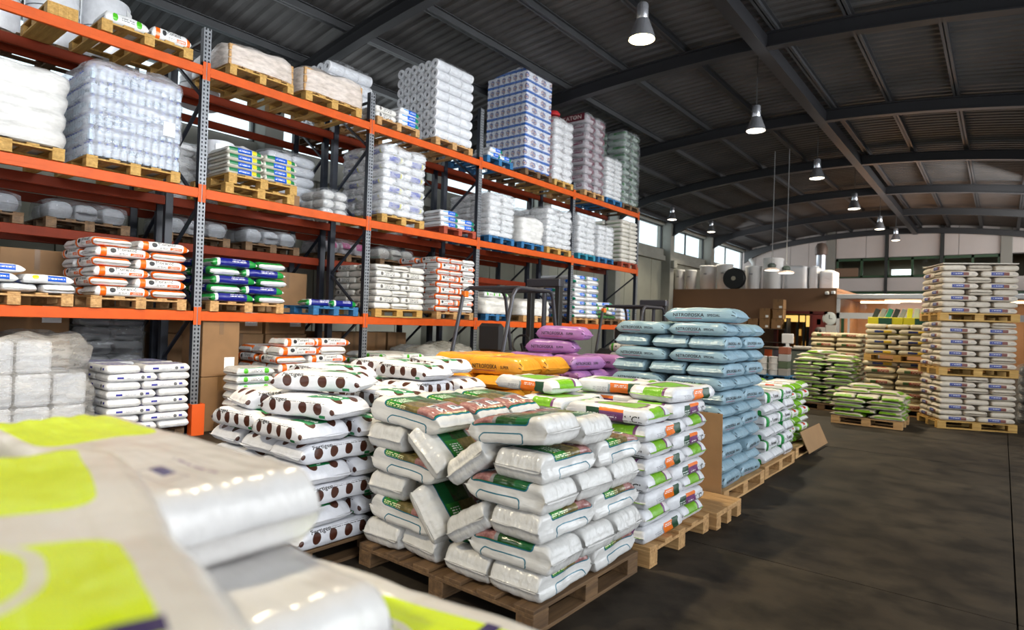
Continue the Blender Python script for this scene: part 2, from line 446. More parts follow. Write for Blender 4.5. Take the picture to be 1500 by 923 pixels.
# ---------------------------------------------------------------- pallet racks
GALV = plain('galvanised_upright', (0.20,0.21,0.225), 0.42, 0.4, 0.10, 8)
NAVY = plain('dark_navy_steel', (0.010,0.013,0.022), 0.42)
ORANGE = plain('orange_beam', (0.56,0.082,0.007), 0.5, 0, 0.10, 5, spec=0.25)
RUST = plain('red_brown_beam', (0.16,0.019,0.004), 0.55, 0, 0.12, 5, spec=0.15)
FX, BACK = -8.5, -9.55
POSTS = [(1.03,5.55),(3.83,5.55),(6.63,5.55),(9.44,6.05),(13.0,5.25),(16.5,5.2)]
LEVELS = [1.66, 3.32, 4.98]
def perforated_upright(h):
    """omega profile, front flange at x = 0 with two columns of slots, open towards -x"""
    b = MB(); Y = [-0.05,-0.034,-0.013,0.013,0.034,0.05]; p = 0.055
    n = int(h/p)
    def q(y0, y1, z0, z1):
        k = len(b.v); b.v += [(0,y0,z0),(0,y1,z0),(0,y1,z1),(0,y0,z1)]; b.f.append((k,k+1,k+2,k+3)); b.mi.append(0)
    for r in range(n):
        z = r*p
        q(Y[0], Y[5], z, z+0.026)
        for a in (0, 2, 4): q(Y[a], Y[a+1], z+0.026, z+p)
    H = n*p
    for s in (-1, 1):
        y = 0.05*s
        k = len(b.v); b.v += [(0,y,0),(-0.09,y,0),(-0.09,y,H),(0,y,H)]; b.f.append((k,k+1,k+2,k+3)); b.mi.append(1)
        k = len(b.v); b.v += [(-0.09,y,0),(-0.09,y*0.35,0),(-0.09,y*0.35,H),(-0.09,y,H)]; b.f.append((k,k+1,k+2,k+3)); b.mi.append(1)
    b.quadbox(-0.055, -0.05, -0.048, 0.048, 0, H, 1)  # added dark plate behind the slots, standing in for the shade inside
    b.quadbox(-0.13, 0.04, -0.09, 0.09, 0, 0.01, 1)
    return b.mesh('upright', [GALV, NAVY])
def plain_upright(h):
    b = MB().quadbox(-0.045, 0.045, -0.05, 0.05, 0, h)
    z = 0.3
    return b.mesh('rear_upright', NAVY)
def build_rack(name, label, fx, bx, posts, levels, beam_mat, back_mat, perf, guard=False):
    t = root(name, (fx, 0, 0), 0, label, 'pallet rack')
    cache = {}
    for k, (y, h) in enumerate(posts):
        if perf:
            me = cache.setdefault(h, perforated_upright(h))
        else: me = cache.setdefault(h, plain_upright(h))
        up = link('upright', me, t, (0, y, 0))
        ru = link('rear_upright', cache.setdefault(('r', h), plain_upright(h-0.08)), t, (bx-fx, y, 0))
        if perf:
            for L in levels:
                cb = MB()
                if k < len(posts)-1 or True:
                    for s in (-1, 1): cb.quadbox(-0.06, 0.006, s*0.028-0.022, s*0.028+0.022, L-0.185, L+0.055)
                link('beam_connector', cb.mesh('beam_connector', beam_mat), up)
        zb = 0.25; s = 0; br = MB()
        dx = bx-fx
        while zb < h-0.75:
            a, c = (-0.07, dx+0.03) if s % 2 == 0 else (dx+0.03, -0.07)
            br.bar((a, 0, zb), (c, 0, zb+0.70), 0.045, 0.03); zb += 0.72; s += 1
        br.bar((-0.07, 0, 0.2), (dx+0.03, 0, 0.2), 0.045, 0.03).bar((-0.07, 0, h-0.2), (dx+0.03, 0, h-0.2), 0.045, 0.03)
        link('frame_brace', br.mesh('frame_brace', NAVY), t, (0, y, 0))
    for (y0, _), (y1, _) in zip(posts[:-1], posts[1:]):
        for L in levels:
            b = MB().bevbox(-0.045, 0.004, y0+0.05, y1-0.05, L-0.13, L, 0.006)
            b.quadbox(-0.01, 0.0065, y0+0.05, y1-0.05, L-0.082, L-0.048)
            link('shelf_beam', b.mesh('shelf_beam', beam_mat), t)
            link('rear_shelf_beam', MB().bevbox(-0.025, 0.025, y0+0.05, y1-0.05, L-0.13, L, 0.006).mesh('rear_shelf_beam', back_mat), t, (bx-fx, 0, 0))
    if guard:
        g = MB().bevbox(0.02, 0.14, -0.085, -0.07, 0, 0.42, 0.003).bevbox(0.125, 0.14, -0.085, 0.085, 0, 0.42, 0.003).bevbox(0.02, 0.14, 0.07, 0.085, 0, 0.42, 0.003)
        gm = g.mesh('post_guard', plain('orange_guard', (0.72,0.10,0.012), 0.4))
        for y, _ in posts: link('post_guard', gm, t, (0, y, 0))
    return t
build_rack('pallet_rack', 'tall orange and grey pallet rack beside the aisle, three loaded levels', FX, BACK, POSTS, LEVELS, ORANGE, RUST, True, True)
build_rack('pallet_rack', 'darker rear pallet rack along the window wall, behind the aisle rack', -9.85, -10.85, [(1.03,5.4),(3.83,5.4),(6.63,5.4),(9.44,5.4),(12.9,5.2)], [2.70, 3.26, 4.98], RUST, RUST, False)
# ---------------------------------------------------------------- timber pallets
def wood_mat(name, dark, light):
    m, nt, p = new_mat(name); n = N(nt)
    mp = n.n.new('ShaderNodeMapping'); mp.inputs['Scale'].default_value = (2.2, 26, 26)
    nt.links.new(n.coord('Object'), mp.inputs[0])
    inf = n.n.new('ShaderNodeObjectInfo')
    add = n.n.new('ShaderNodeVectorMath'); add.operation = 'ADD'
    nt.links.new(mp.outputs[0], add.inputs[0])
    sc = n.n.new('ShaderNodeVectorMath'); sc.operation = 'SCALE'; nt.links.new(inf.outputs['Location'], sc.inputs[0]); sc.inputs['Scale'].default_value = 3.7
    nt.links.new(sc.outputs[0], add.inputs[1])
    f = n.noise(add.outputs[0], 1.0, 4, 0.6)
    nt.links.new(n.ramp(f, [(0.3, dark), (0.7, light)]), p.inputs['Base Color'])
    p.inputs['Roughness'].default_value = 0.7
    nt.links.new(n.bump(f, 0.25, 0.003), p.inputs['Normal'])
    return m
WOOD = {'pine': wood_mat('pine_boards', (0.30,0.155,0.055), (0.60,0.36,0.15)),
        'old': wood_mat('weathered_boards', (0.07,0.037,0.016), (0.19,0.105,0.045)),
        'blue': wood_mat('blue_painted_boards', (0.012,0.085,0.21), (0.03,0.17,0.36)),
        'teal': wood_mat('teal_painted_boards', (0.01,0.16,0.24), (0.03,0.27,0.36)),
        'red': wood_mat('red_painted_boards', (0.24,0.035,0.016), (0.42,0.075,0.032)),
        'yellow': wood_mat('yellow_lit_boards', (0.34,0.185,0.04), (0.60,0.36,0.10))}  # plain timber with yellowish light put into the board colour
_pc = {}
def board_mesh(dx, dy, dz, col):
    k = (round(dx,3), round(dy,3), round(dz,3), col)
    if k not in _pc: _pc[k] = MB().bevbox(-dx/2, dx/2, -dy/2, dy/2, 0, dz, 0.003).mesh('board', WOOD[col])
    return _pc[k]
PH = 0.146
def pallet(cx, cy, z, lx, ly, along, col, label, rz=0.0, ndeck=5):
    """boards run along the length; along='x' or 'y' says which way the length lies"""
    if along == 'y': lx, ly, rz = ly, lx, rz+PI/2      # lx, ly: extents in x and y before turning
    r = root('pallet', (cx, cy, z), rz, label, 'pallet', None)
    bw = 0.10 if ly < 1.0 else 0.12
    dw = 0.118 if ly < 1.3 else 0.14
    for k in range(ndeck):
        y = -ly/2+dw/2+(ly-dw)*k/(ndeck-1)
        link('deck_board', board_mesh(lx, dw, 0.022, col), r, (0, y, 0.122), random.uniform(-.004,.004))
    for x in (-lx/2+0.07, 0, lx/2-0.07):
        link('cross_board', board_mesh(0.14, ly, 0.022, col), r, (x, 0, 0.100))
        for y in (-ly/2+bw/2, 0, ly/2-bw/2): link('block', board_mesh(0.14, bw, 0.078, col), r, (x, y, 0.022))
    for y in (-ly/2+bw/2, 0, ly/2-bw/2): link('bottom_board', board_mesh(lx, bw, 0.022, col), r, (0, y, 0))
    return r

# ---------------------------------------------------------------- sacks
def section(W, T, nv, e):
    """rounded rectangle at equal steps of girth: bottom centre, -y side, top, +y side; e = corner radius over half thickness"""
    P = []; r = T/2*e; hw, hh = W/2-r, T/2-r
    def arc(cx, cy, a0, a1):
        for q in range(25):
            a = a0+(a1-a0)*q/24; P.append((cx+r*math.cos(a), cy+r*math.sin(a)))
    P.append((0, -T/2)); arc(-hw, -hh, -PI/2, -PI); arc(-hw, hh, PI, PI/2); arc(hw, hh, PI/2, 0); arc(hw, -hh, 0, -PI/2); P.append((0, -T/2))
    d = [0]
    for k in range(len(P)-1): d.append(d[-1] + math.hypot(P[k+1][0]-P[k][0], P[k+1][1]-P[k][1]))
    out = []; k = 0
    for j in range(nv+1):
        t = d[-1]*j/nv
        while k < len(P)-2 and d[k+1] < t: k += 1
        f = (t-d[k])/max(1e-9, d[k+1]-d[k])
        out.append(((P[k][0]+(P[k+1][0]-P[k][0])*f)/(W/2), (P[k][1]+(P[k+1][1]-P[k][1])*f)/(T/2)))
    return out, d[-1]
FONT = {}
def text_mesh(s):
    if s in FONT: return FONT[s]
    c = bpy.data.curves.new('lettering', 'FONT'); c.body = s; c.size = 1.0; c.resolution_u = 2; c.offset = 0.012
    c.align_x = 'CENTER'; c.align_y = 'CENTER'
    o = bpy.data.objects.new('lettering', c); S.collection.objects.link(o)
    dg = bpy.context.evaluated_depsgraph_get(); me = o.evaluated_get(dg).to_mesh()
    r = ([tuple(v.co[:2]) for v in me.vertices], [tuple(p.vertices) for p in me.polygons])
    o.evaluated_get(dg).to_mesh_clear(); bpy.data.objects.remove(o); bpy.data.curves.remove(c)
    FONT[s] = r
    return r
def sack_mesh(L, W, T, seed, mats, style='block', nu=20, nv=32, e=0.85, puff=0.0, wr=1.0, texts=(), fin=0.0, droop=0.25):
    sec, G = section(W, T, nv, e)
    rnd = random.Random(seed); so = Vector((rnd.random()*90, rnd.random()*90, rnd.random()*90))
    rings = []
    pq = {'block': (0.045, 0.045), 'half': (0.045, 0.13), 'pillow': (0.11, 0.11), 'soft': (0.15, 0.15)}[style]
    ts = []
    for k in range(nu+1):
        s = -1+2*k/nu; ts.append(math.copysign(1-(1-abs(s))**1.7, s))
    def ring(t, hfac, bfac, xx=None):
        x = L/2*t if xx is None else xx
        row = []
        zc = max(T/2*(1-droop*abs(t)**4*(0.5 if style == 'block' else 1)), T/2*min(1.0, hfac)*0.995)
        for j, (cy, cz) in enumerate(sec):
            if j == nv: row.append(row[0]); break
            sw = 1+puff*(1-t*t)*(1-cy*cy)*(1 if cz > 0 else 0)
            p = Vector((x, cy*W/2*bfac, zc+cz*T/2*hfac*sw))
            nrm = Vector((0.0, cy*abs(cy), cz*abs(cz)))
            a = noise.noise(p*4.5+so)*0.016*wr + noise.noise(p*13+so)*0.006*wr
            en = max(0, abs(t)-0.55)/0.45
            a += math.sin(p.y*70+seed)*0.005*wr*en*hfac*(abs(cz))
            if cz < -0.5: a = min(0, a)*0.5
            elif cz > 0.5: a = a*0.5-0.006*wr
            else: a = a*0.8-0.009*wr
            p += nrm*a
            row.append(p)
        rings.append((x, row))
    e0 = pq[0]; e1 = pq[1]
    if fin: ring(-1, 0.02, 0.97, -L/2-fin)
    ring(-1, 0.10 if style != 'block' else 0.04, 0.95)
    for t in ts:
        er = e0 if t < 0 else e1
        h = max((1-(1-min(1, L/2*(1-abs(t)*0.985)/er))**2.2)**0.5, 0.12)
        ring(t*0.985, h, 1-0.05*abs(t)**6)
    ring(1, 0.10 if style != 'block' else 0.04, 0.95)
    if fin: ring(1, 0.02, 0.97, L/2+fin)
    V = []; F = []; MI = []; UV = []
    nr = len(rings)
    for x, row in rings: V += [tuple(p) for p in row[:nv]]
    for i in range(nr-1):
        for j in range(nv):
            k = (j+1) % nv
            F.append((i*nv+j, i*nv+k, (i+1)*nv+k, (i+1)*nv+j)); MI.append(0)
            g0 = (j/nv-0.5)*G; g1 = ((j+1)/nv-0.5)*G
            UV += [(rings[i][0], g0), (rings[i][0], g1), (rings[i+1][0], g1), (rings[i+1][0], g0)]
    for i, rev in ((0, True), (nr-1, False)):
        f = [i*nv+j for j in range(nv)]
        F.append(tuple(f[::-1] if not rev else f)); MI.append(0)
        UV += [(rings[i][0], 0.0)]*nv
    def surf(x, g):
        i = 0
        while i < nr-2 and rings[i+1][0] < x: i += 1
        fx = min(1, max(0, (x-rings[i][0])/max(1e-9, rings[i+1][0]-rings[i][0])))
        vv = (g/G+0.5) % 1.0*nv; j = int(vv); fj = vv-j
        A = rings[i][1]; B = rings[i+1][1]
        p = (A[j]*(1-fj)+A[j+1]*fj)*(1-fx)+(B[j]*(1-fj)+B[j+1]*fj)*fx
        n = (A[j+1]-A[j]).cross(B[j]-A[j])
        if n.length < 1e-9: n = Vector((0,0,1))
        n.normalize()
        c = Vector((p.x, 0, T/2))
        if n.dot(p-c) < 0: n = -n
        return p+n*0.0025
    for (s, xc, g, size, rot, mi) in texts:
        tv, tf = text_mesh(s); b = len(V)
        g = g*G if isinstance(g, complex) else g
        cr, sr = math.cos(math.radians(rot)), math.sin(math.radians(rot))
        for (a, c) in tv:
            a, c = a*size, c*size
            V.append(tuple(surf(xc+a*cr-c*sr, g+a*sr+c*cr)))
        for f in tf:
            F.append(tuple(b+i for i in f)); MI.append(mi); UV += [(0, 0)]*len(f)
    me = bpy.data.meshes.new('sack'); me.from_pydata(V, [], F)
    for m in mats: me.materials.append(m)
    me.polygons.foreach_set('material_index', MI)
    me.polygons.foreach_set('use_smooth', [m == 0 for m in MI])
    uv = me.uv_layers.new(name='print'); uv.data.foreach_set('uv', [c for q in UV for c in q])
    me.update()
    return me
def sack_mat(name, base, decor=(), rough=0.27, wrinkle=0.5, dirt=0.06):
    m, nt, p = new_mat(name); n = N(nt)
    uv = n.n.new('ShaderNodeUVMap'); uv.uv_map = 'print'
    sx = n.n.new('ShaderNodeSeparateXYZ'); nt.links.new(uv.outputs[0], sx.inputs[0])
    X, Gc = sx.outputs[0], sx.outputs[1]
    lo = tuple(c*(1-dirt*2) for c in base)
    col = n.ramp(n.noise(n.coord('Object'), 9, 4), [(0.35, lo), (0.6, base)])
    def sd(x0, x1, g0, g1, r):
        ax = n.m('SUBTRACT', n.m('ABSOLUTE', n.m('SUBTRACT', X, (x0+x1)/2)), (x1-x0)/2-r)
        ag = n.m('SUBTRACT', n.m('ABSOLUTE', n.m('SUBTRACT', Gc, (g0+g1)/2)), (g1-g0)/2-r)
        if r < 0.002: return n.m('MAXIMUM', ax, ag)
        a = n.m('MAXIMUM', ax, 0.0); b = n.m('MAXIMUM', ag, 0.0)
        return n.m('SUBTRACT', n.m('SQRT', n.m('ADD', n.m('MULTIPLY', a, a), n.m('MULTIPLY', b, b))), r)
    for d in decor:
        op = d[0]
        if op == 'rect':
            _, x0, x1, g0, g1, r, c = d
            col = n.mix(n.m('LESS_THAN', sd(x0,x1,g0,g1,r), 0.0), col, c4(c))
        elif op == 'stroke':
            _, x0, x1, g0, g1, r, wd, c = d
            col = n.mix(n.m('LESS_THAN', n.m('ABSOLUTE', sd(x0,x1,g0,g1,r)), wd), col, c4(c))
        elif op == 'noise':
            _, x0, x1, g0, g1, r, stops, sc = d
            pic = n.ramp(n.noise(uv.outputs[0], sc, 5, 0.65), stops)
            col = n.mix(n.m('LESS_THAN', sd(x0,x1,g0,g1,r), 0.0), col, pic)
        elif op == 'txt':                                  # small print: broken lines
            _, x0, x1, g0, g1, c, lh = d
            line = n.m('LESS_THAN', n.m('FRACT', n.m('DIVIDE', Gc, lh)), 0.5)
            cb = n.n.new('ShaderNodeCombineXYZ')
            nt.links.new(n.m('MULTIPLY', X, 0.9/lh), cb.inputs[0]); nt.links.new(n.m('FLOOR', n.m('DIVIDE', Gc, lh)), cb.inputs[1])
            wrd = n.m('GREATER_THAN', n.noise(cb.outputs[0], 1.0, 2), 0.47)
            k = n.m('MULTIPLY', n.m('MULTIPLY', line, wrd), n.m('LESS_THAN', sd(x0,x1,g0,g1,0), 0.0))
            col = n.mix(k, col, c4(c))
        elif op == 'dots':
            _, px, pg, rx, rg, c, g0, g1 = d
            row = n.m('FLOOR', n.m('DIVIDE', Gc, pg))
            xs = n.m('ADD', n.m('DIVIDE', X, px), n.m('MULTIPLY', row, 0.0))
            a = n.m('DIVIDE', n.m('MULTIPLY', n.m('SUBTRACT', n.m('FRACT', xs), 0.5), px), rx)
            b = n.m('DIVIDE', n.m('MULTIPLY', n.m('SUBTRACT', n.m('FRACT', n.m('DIVIDE', Gc, pg)), 0.5), pg), rg)
            k = n.m('LESS_THAN', n.m('ADD', n.m('MULTIPLY', a, a), n.m('MULTIPLY', b, b)), 1.0)
            k = n.m('MULTIPLY', k, n.m('MULTIPLY', n.m('GREATER_THAN', Gc, g0), n.m('LESS_THAN', Gc, g1)))
            col = n.mix(k, col, c4(c))
        elif op == 'halftone':
            _, x0, x1, g0, g1, c, pt = d
            hx = n.m('DIVIDE', n.m('SUBTRACT', X, (x0+x1)/2), (x1-x0)/2); hg = n.m('DIVIDE', n.m('SUBTRACT', Gc, (g0+g1)/2), (g1-g0)/2)
            lens = n.m('LESS_THAN', n.m('ADD', n.m('MULTIPLY', hx, hx), n.m('ABSOLUTE', hg)), 1.0)
            a = n.m('ABSOLUTE', n.m('SUBTRACT', n.m('FRACT', n.m('DIVIDE', X, pt)), 0.5)); b = n.m('ABSOLUTE', n.m('SUBTRACT', n.m('FRACT', n.m('DIVIDE', Gc, pt)), 0.5))
            k = n.m('MULTIPLY', lens, n.m('LESS_THAN', n.m('MAXIMUM', a, b), 0.38))
            col = n.mix(k, col, c4(c))
    nt.links.new(col, p.inputs['Base Color'])
    p.inputs['Roughness'].default_value = rough
    inf = n.n.new('ShaderNodeObjectInfo')
    add = n.n.new('ShaderNodeVectorMath'); add.operation = 'ADD'
    sc = n.n.new('ShaderNodeVectorMath'); sc.operation = 'SCALE'; nt.links.new(inf.outputs['Location'], sc.inputs[0]); sc.inputs['Scale'].default_value = 5.3
    nt.links.new(n.coord('Object'), add.inputs[0]); nt.links.new(sc.outputs[0], add.inputs[1])
    nz = n.noise(add.outputs[0], 8, 2, 0.5)
    mp = n.n.new('ShaderNodeMapping'); mp.inputs['Scale'].default_value = (5, 34, 20); nt.links.new(add.outputs[0], mp.inputs[0])
    nz2 = n.noise(mp.outputs[0], 1.0, 3, 0.5)
    nt.links.new(n.bump(n.m('ADD', nz, n.m('MULTIPLY', nz2, 0.5)), wrinkle, 0.02), p.inputs['Normal'])
    return m
INK = plain('black_ink', (0.012,0.012,0.014), 0.5)
KIND = {}
def kind(key, name, look, cat, L, W, T, base, decor=(), texts=(), nvar=3, inks=(), rough=0.27, wrinkle=0.6, dirt=0.06, **kw):
    mats = [sack_mat(key+'_film', base, decor, rough, wrinkle, dirt)] + list(inks)
    KIND[key] = dict(name=name, look=look, cat=cat, L=L, W=W, T=T,
                     me=[sack_mesh(L, W, T, 11*k+len(KIND)*7+1, mats, texts=texts, **kw) for k in range(nvar)])
def sack(key, x, y, z, rz, label, group=None, rot=None, scale=None):
    k = KIND[key]
    return tag(link(k['name'], random.choice(k['me']), None, (x, y, z), rz, rot, scale), label, k['cat'], group)
# layer patterns inside lx by ly: (x, y, turn, cell length, cell width)
def cells(pat, lx, ly, k):
    L, W = k['L'], k['W']; out = []
    n1 = int(pat[1]); n2 = int(pat[2])
    if pat[0] == 'x':                                      # sacks lie along x: n1 columns, n2 rows
        for i in range(n1):
            for j in range(n2): out.append((-lx/2+lx*(i+.5)/n1, -ly/2+ly*(j+.5)/n2, 0, lx/n1, ly/n2))
    elif pat[0] == 'y':                                    # along y: n1 rows deep in x, n2 along y
        for i in range(n1):
            for j in range(n2): out.append((-lx/2+lx*(i+.5)/n1, -ly/2+ly*(j+.5)/n2, 90, ly/n2, lx/n1))
    elif pat[0] in 'ab':                                   # a: n1 long sacks on the +x edge, n2 crosswise behind; b: the reverse
        f = W/(L+W); s = 1 if pat[0] == 'a' else -1
        for j in range(n1): out.append((s*(lx/2-lx*f/2), -ly/2+ly*(j+.5)/n1, 90, ly/n1, lx*f))
        for j in range(n2): out.append((-s*(lx/2-lx*(1-f)/2), -ly/2+ly*(j+.5)/n2, 0, lx*(1-f), ly/n2))
    elif pat[0] in 'wv':                                   # pinwheel of four; v is its mirror image
        s = 1 if pat[0] == 'w' else -1; f = W/(L+W)
        for q in (1, -1):
            out.append((q*(lx/2-lx*f/2), -s*q*(ly/2-ly*(1-f)/2), 90, ly*(1-f), lx*f))
            out.append((q*(lx/2-lx*(1-f)/2), s*q*(ly/2-ly*f/2), 0, lx*(1-f), ly*f))
    elif pat[0] in 'cd':                                   # c: n1 long sacks (along x) on the -y edge, n2 crosswise behind; d: the reverse
        f = W/(L+W); s = -1 if pat[0] == 'c' else 1
        for j in range(n1): out.append((-lx/2+lx*(j+.5)/n1, s*(ly/2-ly*f/2), 0, lx/n1, ly*f))
        for j in range(n2): out.append((-lx/2+lx*(j+.5)/n2, -s*(ly/2-ly*(1-f)/2), 90, ly*(1-f), lx/n2))
    return out
def rank_words(vals, v, words3, words2):
    u = sorted(set(round(q, 3) for q in vals)); i = min(range(len(u)), key=lambda k: abs(u[k]-v)); n = len(u)
    if n == 1: return ''
    if n == 2: return words2[i]
    if n == 3: return words3[i]
    return (words3[0] if i == 0 else words3[2] if i == n-1 else ORD[i+1]+' along')
def stack(key, cx, cy, z0, lx, ly, n, pats, where, rz=0.0, pitch=None, jit=0.006, twist=1.0, flips=True, fit=1.0, skip=(), turn=None):
    """n layers of sacks; pats is cycled from the bottom layer; 'where' names the pile in the labels"""
    k = KIND[key]; pitch = pitch or k['T']*0.94; c, s = math.cos(rz), math.sin(rz)
    for l in range(n):
        cs = cells(pats[l % len(pats)], lx, ly, k)
        ax = [q[0] for q in cs]
        for (x, y, r, cl, cw) in cs:
            same = [q[1] for q in cs if (q[0]-x)*1.0 < 0.13 and (x-q[0]) < 0.13]
            if len(same) == 1 and len(cs) > 1 and pats[l % len(pats)][0] in 'cd': same = [q[1] for q in cs]
            wa = rank_words(ax, x, ('rack side','middle','aisle side'), ('rack side','aisle side'))
            wb = rank_words(same, y, ('near end','centre','far end'), ('near end','far end'))
            p0 = pats[l % len(pats)][0]
            if p0 in 'wv': wa, wb = ('aisle side' if x > 0 else 'rack side'), ('far end' if y > 0 else 'near end')
            if p0 in 'cd':
                wa = rank_words([q[0] for q in cs if abs(q[1]-y) < 0.02], x, ('rack side','middle','aisle side'), ('rack side','aisle side'))
                wb = 'far end' if y > 0 else 'near end'
            pos = (wa+' '+wb).strip()
            layer = 'top layer' if l == n-1 else ('bottom layer' if l == 0 else ORD[l+1]+' layer')
            if (l, pos) in skip: continue
            lab = ', '.join(q for q in (k['look'], pos, layer+' of '+where) if q)
            if flips: r = r + (180 if (r == 0 and y > 0.1) or (r == 90 and x < -0.1) else 0)
            if turn: r = turn(x, y, r)
            xx = x+random.gauss(0, jit); yy = y+random.gauss(0, jit)
            sack(key, cx+xx*c-yy*s, cy+xx*s+yy*c, z0+l*pitch, rz+math.radians(r+random.gauss(0, twist)), lab,
                 scale=(cl/(k['L']+0.03)*fit*0.985, cw/k['W']*fit*0.985, pitch/k['T']*0.997))
# ---------------------------------------------------------------- the kinds of sack
WH = (0.78,0.78,0.79); TEAL = (0.015,0.13,0.19)
ink = lambda n, c: plain(n, c, 0.5)
WHITEINK = ink('white_ink', (0.85,0.85,0.85)); TEALINK = ink('teal_ink', (0.02,0.12,0.2)); REDINK = ink('red_ink', (0.5,0.03,0.03))
GREYINK = ink('grey_ink', (0.12,0.12,0.13)); ORINK = ink('orange_ink', (0.85,0.14,0.01)); BLUEINK = ink('blue_ink', (0.02,0.06,0.40)); YELINK = ink('yellow_ink', (0.8,0.6,0.02))
GREENPIC = [(0.30,(0.01,0.10,0.012)),(0.52,(0.03,0.20,0.03)),(0.70,(0.10,0.30,0.05)),(0.82,(0.30,0.38,0.10))]
DARKPIC = [(0.30,(0.006,0.022,0.008)),(0.5,(0.02,0.07,0.018)),(0.62,(0.035,0.03,0.02)),(0.8,(0.06,0.18,0.03))]
OLIVE = [(0.30,(0.06,0.055,0.015)),(0.55,(0.16,0.12,0.04)),(0.8,(0.30,0.22,0.10))]
PINK = [(0.30,(0.13,0.055,0.05)),(0.5,(0.30,0.13,0.12)),(0.7,(0.42,0.27,0.24))]
kind('peat', 'peat_sack', 'white peat sack', 'sack', 0.56, 0.36, 0.165, (0.64,0.625,0.60), [
    ('rect', -0.165,0.245,-0.215,0.215,0.03,(0.012,0.105,0.030)),
    ('noise', -0.155,-0.03,-0.21,0.0,0.0,GREENPIC,9), ('noise', -0.04,0.10,-0.21,0.0,0.0,OLIVE,14), ('noise', 0.10,0.235,-0.21,0.0,0.0,PINK,16),
    ('noise', -0.07,0.07,0.0,0.205,0.0,DARKPIC,12), ('rect', 0.07,0.095,0.0,0.205,0.0,(0.22,0.22,0.22)), ('noise', 0.095,0.235,0.0,0.205,0.0,PINK,16),
    ('txt', -0.13,-0.05,-0.15,-0.03,(0.75,0.78,0.72),0.018), ('txt', -0.15,0.0,-0.205,-0.175,(0.7,0.72,0.4),0.014),
    ('stroke', -0.165,0.245,-0.215,0.215,0.03,0.0045,TEAL), ('stroke', -0.12,0.19,-0.33,-0.265,0.03,0.0040,TEAL), ('stroke', -0.12,0.19,0.265,0.33,0.03,0.0040,TEAL)],
    texts=[('P', 0.175,0.10,0.15,180,1), ('P', 0.170,0.106,0.125,180,2), ('DS', 0.165,-0.075,0.10,0,1), ('DS', 0.160,-0.069,0.082,0,2), ('*', -0.135,-0.155,0.03,0,3)],
    inks=(WHITEINK, TEALINK, YELINK), style='half', nvar=4, rough=0.2, nu=24, nv=44, wr=1.5, dirt=0.05, fin=0.012, e=0.45, droop=0.1, wrinkle=0.7)
LIME = (0.17,0.42,0.015); PURP = (0.16,0.045,0.15); DKG = (0.010,0.055,0.022); ORG = (0.80,0.17,0.012)
kind('granule', 'granule_sack', 'lime and orange sack', 'sack', 0.66, 0.42, 0.118, (0.70,0.70,0.72), [
    ('rect', -0.21,0.13,-0.13,0.13,0.05,LIME), ('stroke', -0.21,0.13,-0.13,0.13,0.05,0.012,PURP),
    ('rect', 0.255,0.40,-0.11,0.09,0.0,LIME), ('rect', 0.255,0.40,0.09,0.115,0.0,PURP), ('rect', -0.40,-0.275,-0.10,0.08,0.0,LIME), ('rect', -0.40,-0.275,-0.125,-0.10,0.0,PURP),
    ('rect', -0.02,0.135,-0.34,-0.215,0.004,ORG), ('rect', 0.135,0.235,-0.34,-0.205,0.004,DKG), ('txt', 0.01,0.12,-0.255,-0.225,(0.8,0.8,0.8),0.015), ('txt', -0.17,-0.05,-0.29,-0.26,(0.25,0.25,0.27),0.011), ('rect', -0.04,-0.02,-0.33,-0.23,0,(0.25,0.30,0.33)),
    ('rect', 0.04,0.15,0.215,0.345,0.004,DKG), ('rect', -0.15,0.04,0.235,0.345,0.004,PURP), ('rect', -0.15,0.04,0.205,0.235,0.0,ORG), ('txt', 0.05,0.14,0.25,0.31,(0.75,0.78,0.75),0.016), ('txt', -0.10,0.0,0.26,0.29,(0.75,0.7,0.75),0.018)],
    texts=[('ICL', -0.245,0.275,0.066,180,1), ('\u25b2', -0.165,0.275,0.05,180,1)], inks=(INK,), style='block', nvar=4, rough=0.35, fin=0.006, wr=1.5, e=0.7)
def ferti(key, name, look, base, tcol, halftone):
    kind(key, name, look, 'sack', 0.64, 0.42, 0.135, base, [
        ('halftone', -0.20,0.16,-0.05,0.16,halftone,0.017), ('txt', -0.2,0.0,0.24,0.29,(0.02,0.02,0.02),0.02),
        ('rect', 0.275,0.305,-0.20,-0.188,0,(0.01,0.01,0.012)), ('rect', 0.275,0.305,-0.25,-0.238,0,(0.01,0.01,0.012)), ('rect', -0.305,-0.275,-0.20,-0.188,0,(0.01,0.01,0.012)),
        ('rect', -0.22,0.02,-0.296,-0.290,0,(0.35,0.04,0.10))],
        texts=[('NITROFOSKA', -0.10,-0.262,0.046,0,1), ('SPECIAL' if key == 'blue' else 'SUPER', 0.125,-0.262,0.032,0,1), ('NITROFOSKA', 0.05,0.262,0.042,180,1)],
        inks=(INK,), style='pillow', nvar=4, rough=0.3, wr=1.25, fin=0.012)
ferti('blue', 'blue_sack', 'pale blue sack', (0.27,0.40,0.475), None, (0.35,0.02,0.05))
ferti('purple', 'purple_sack', 'mauve sack', (0.34,0.15,0.37), None, (0.20,0.02,0.08))
ferti('amber', 'amber_sack', 'amber sack', (0.78,0.33,0.028), None, (0.42,0.10,0.015))
BR = (0.060,0.016,0.008); GRN = (0.008,0.20,0.06)
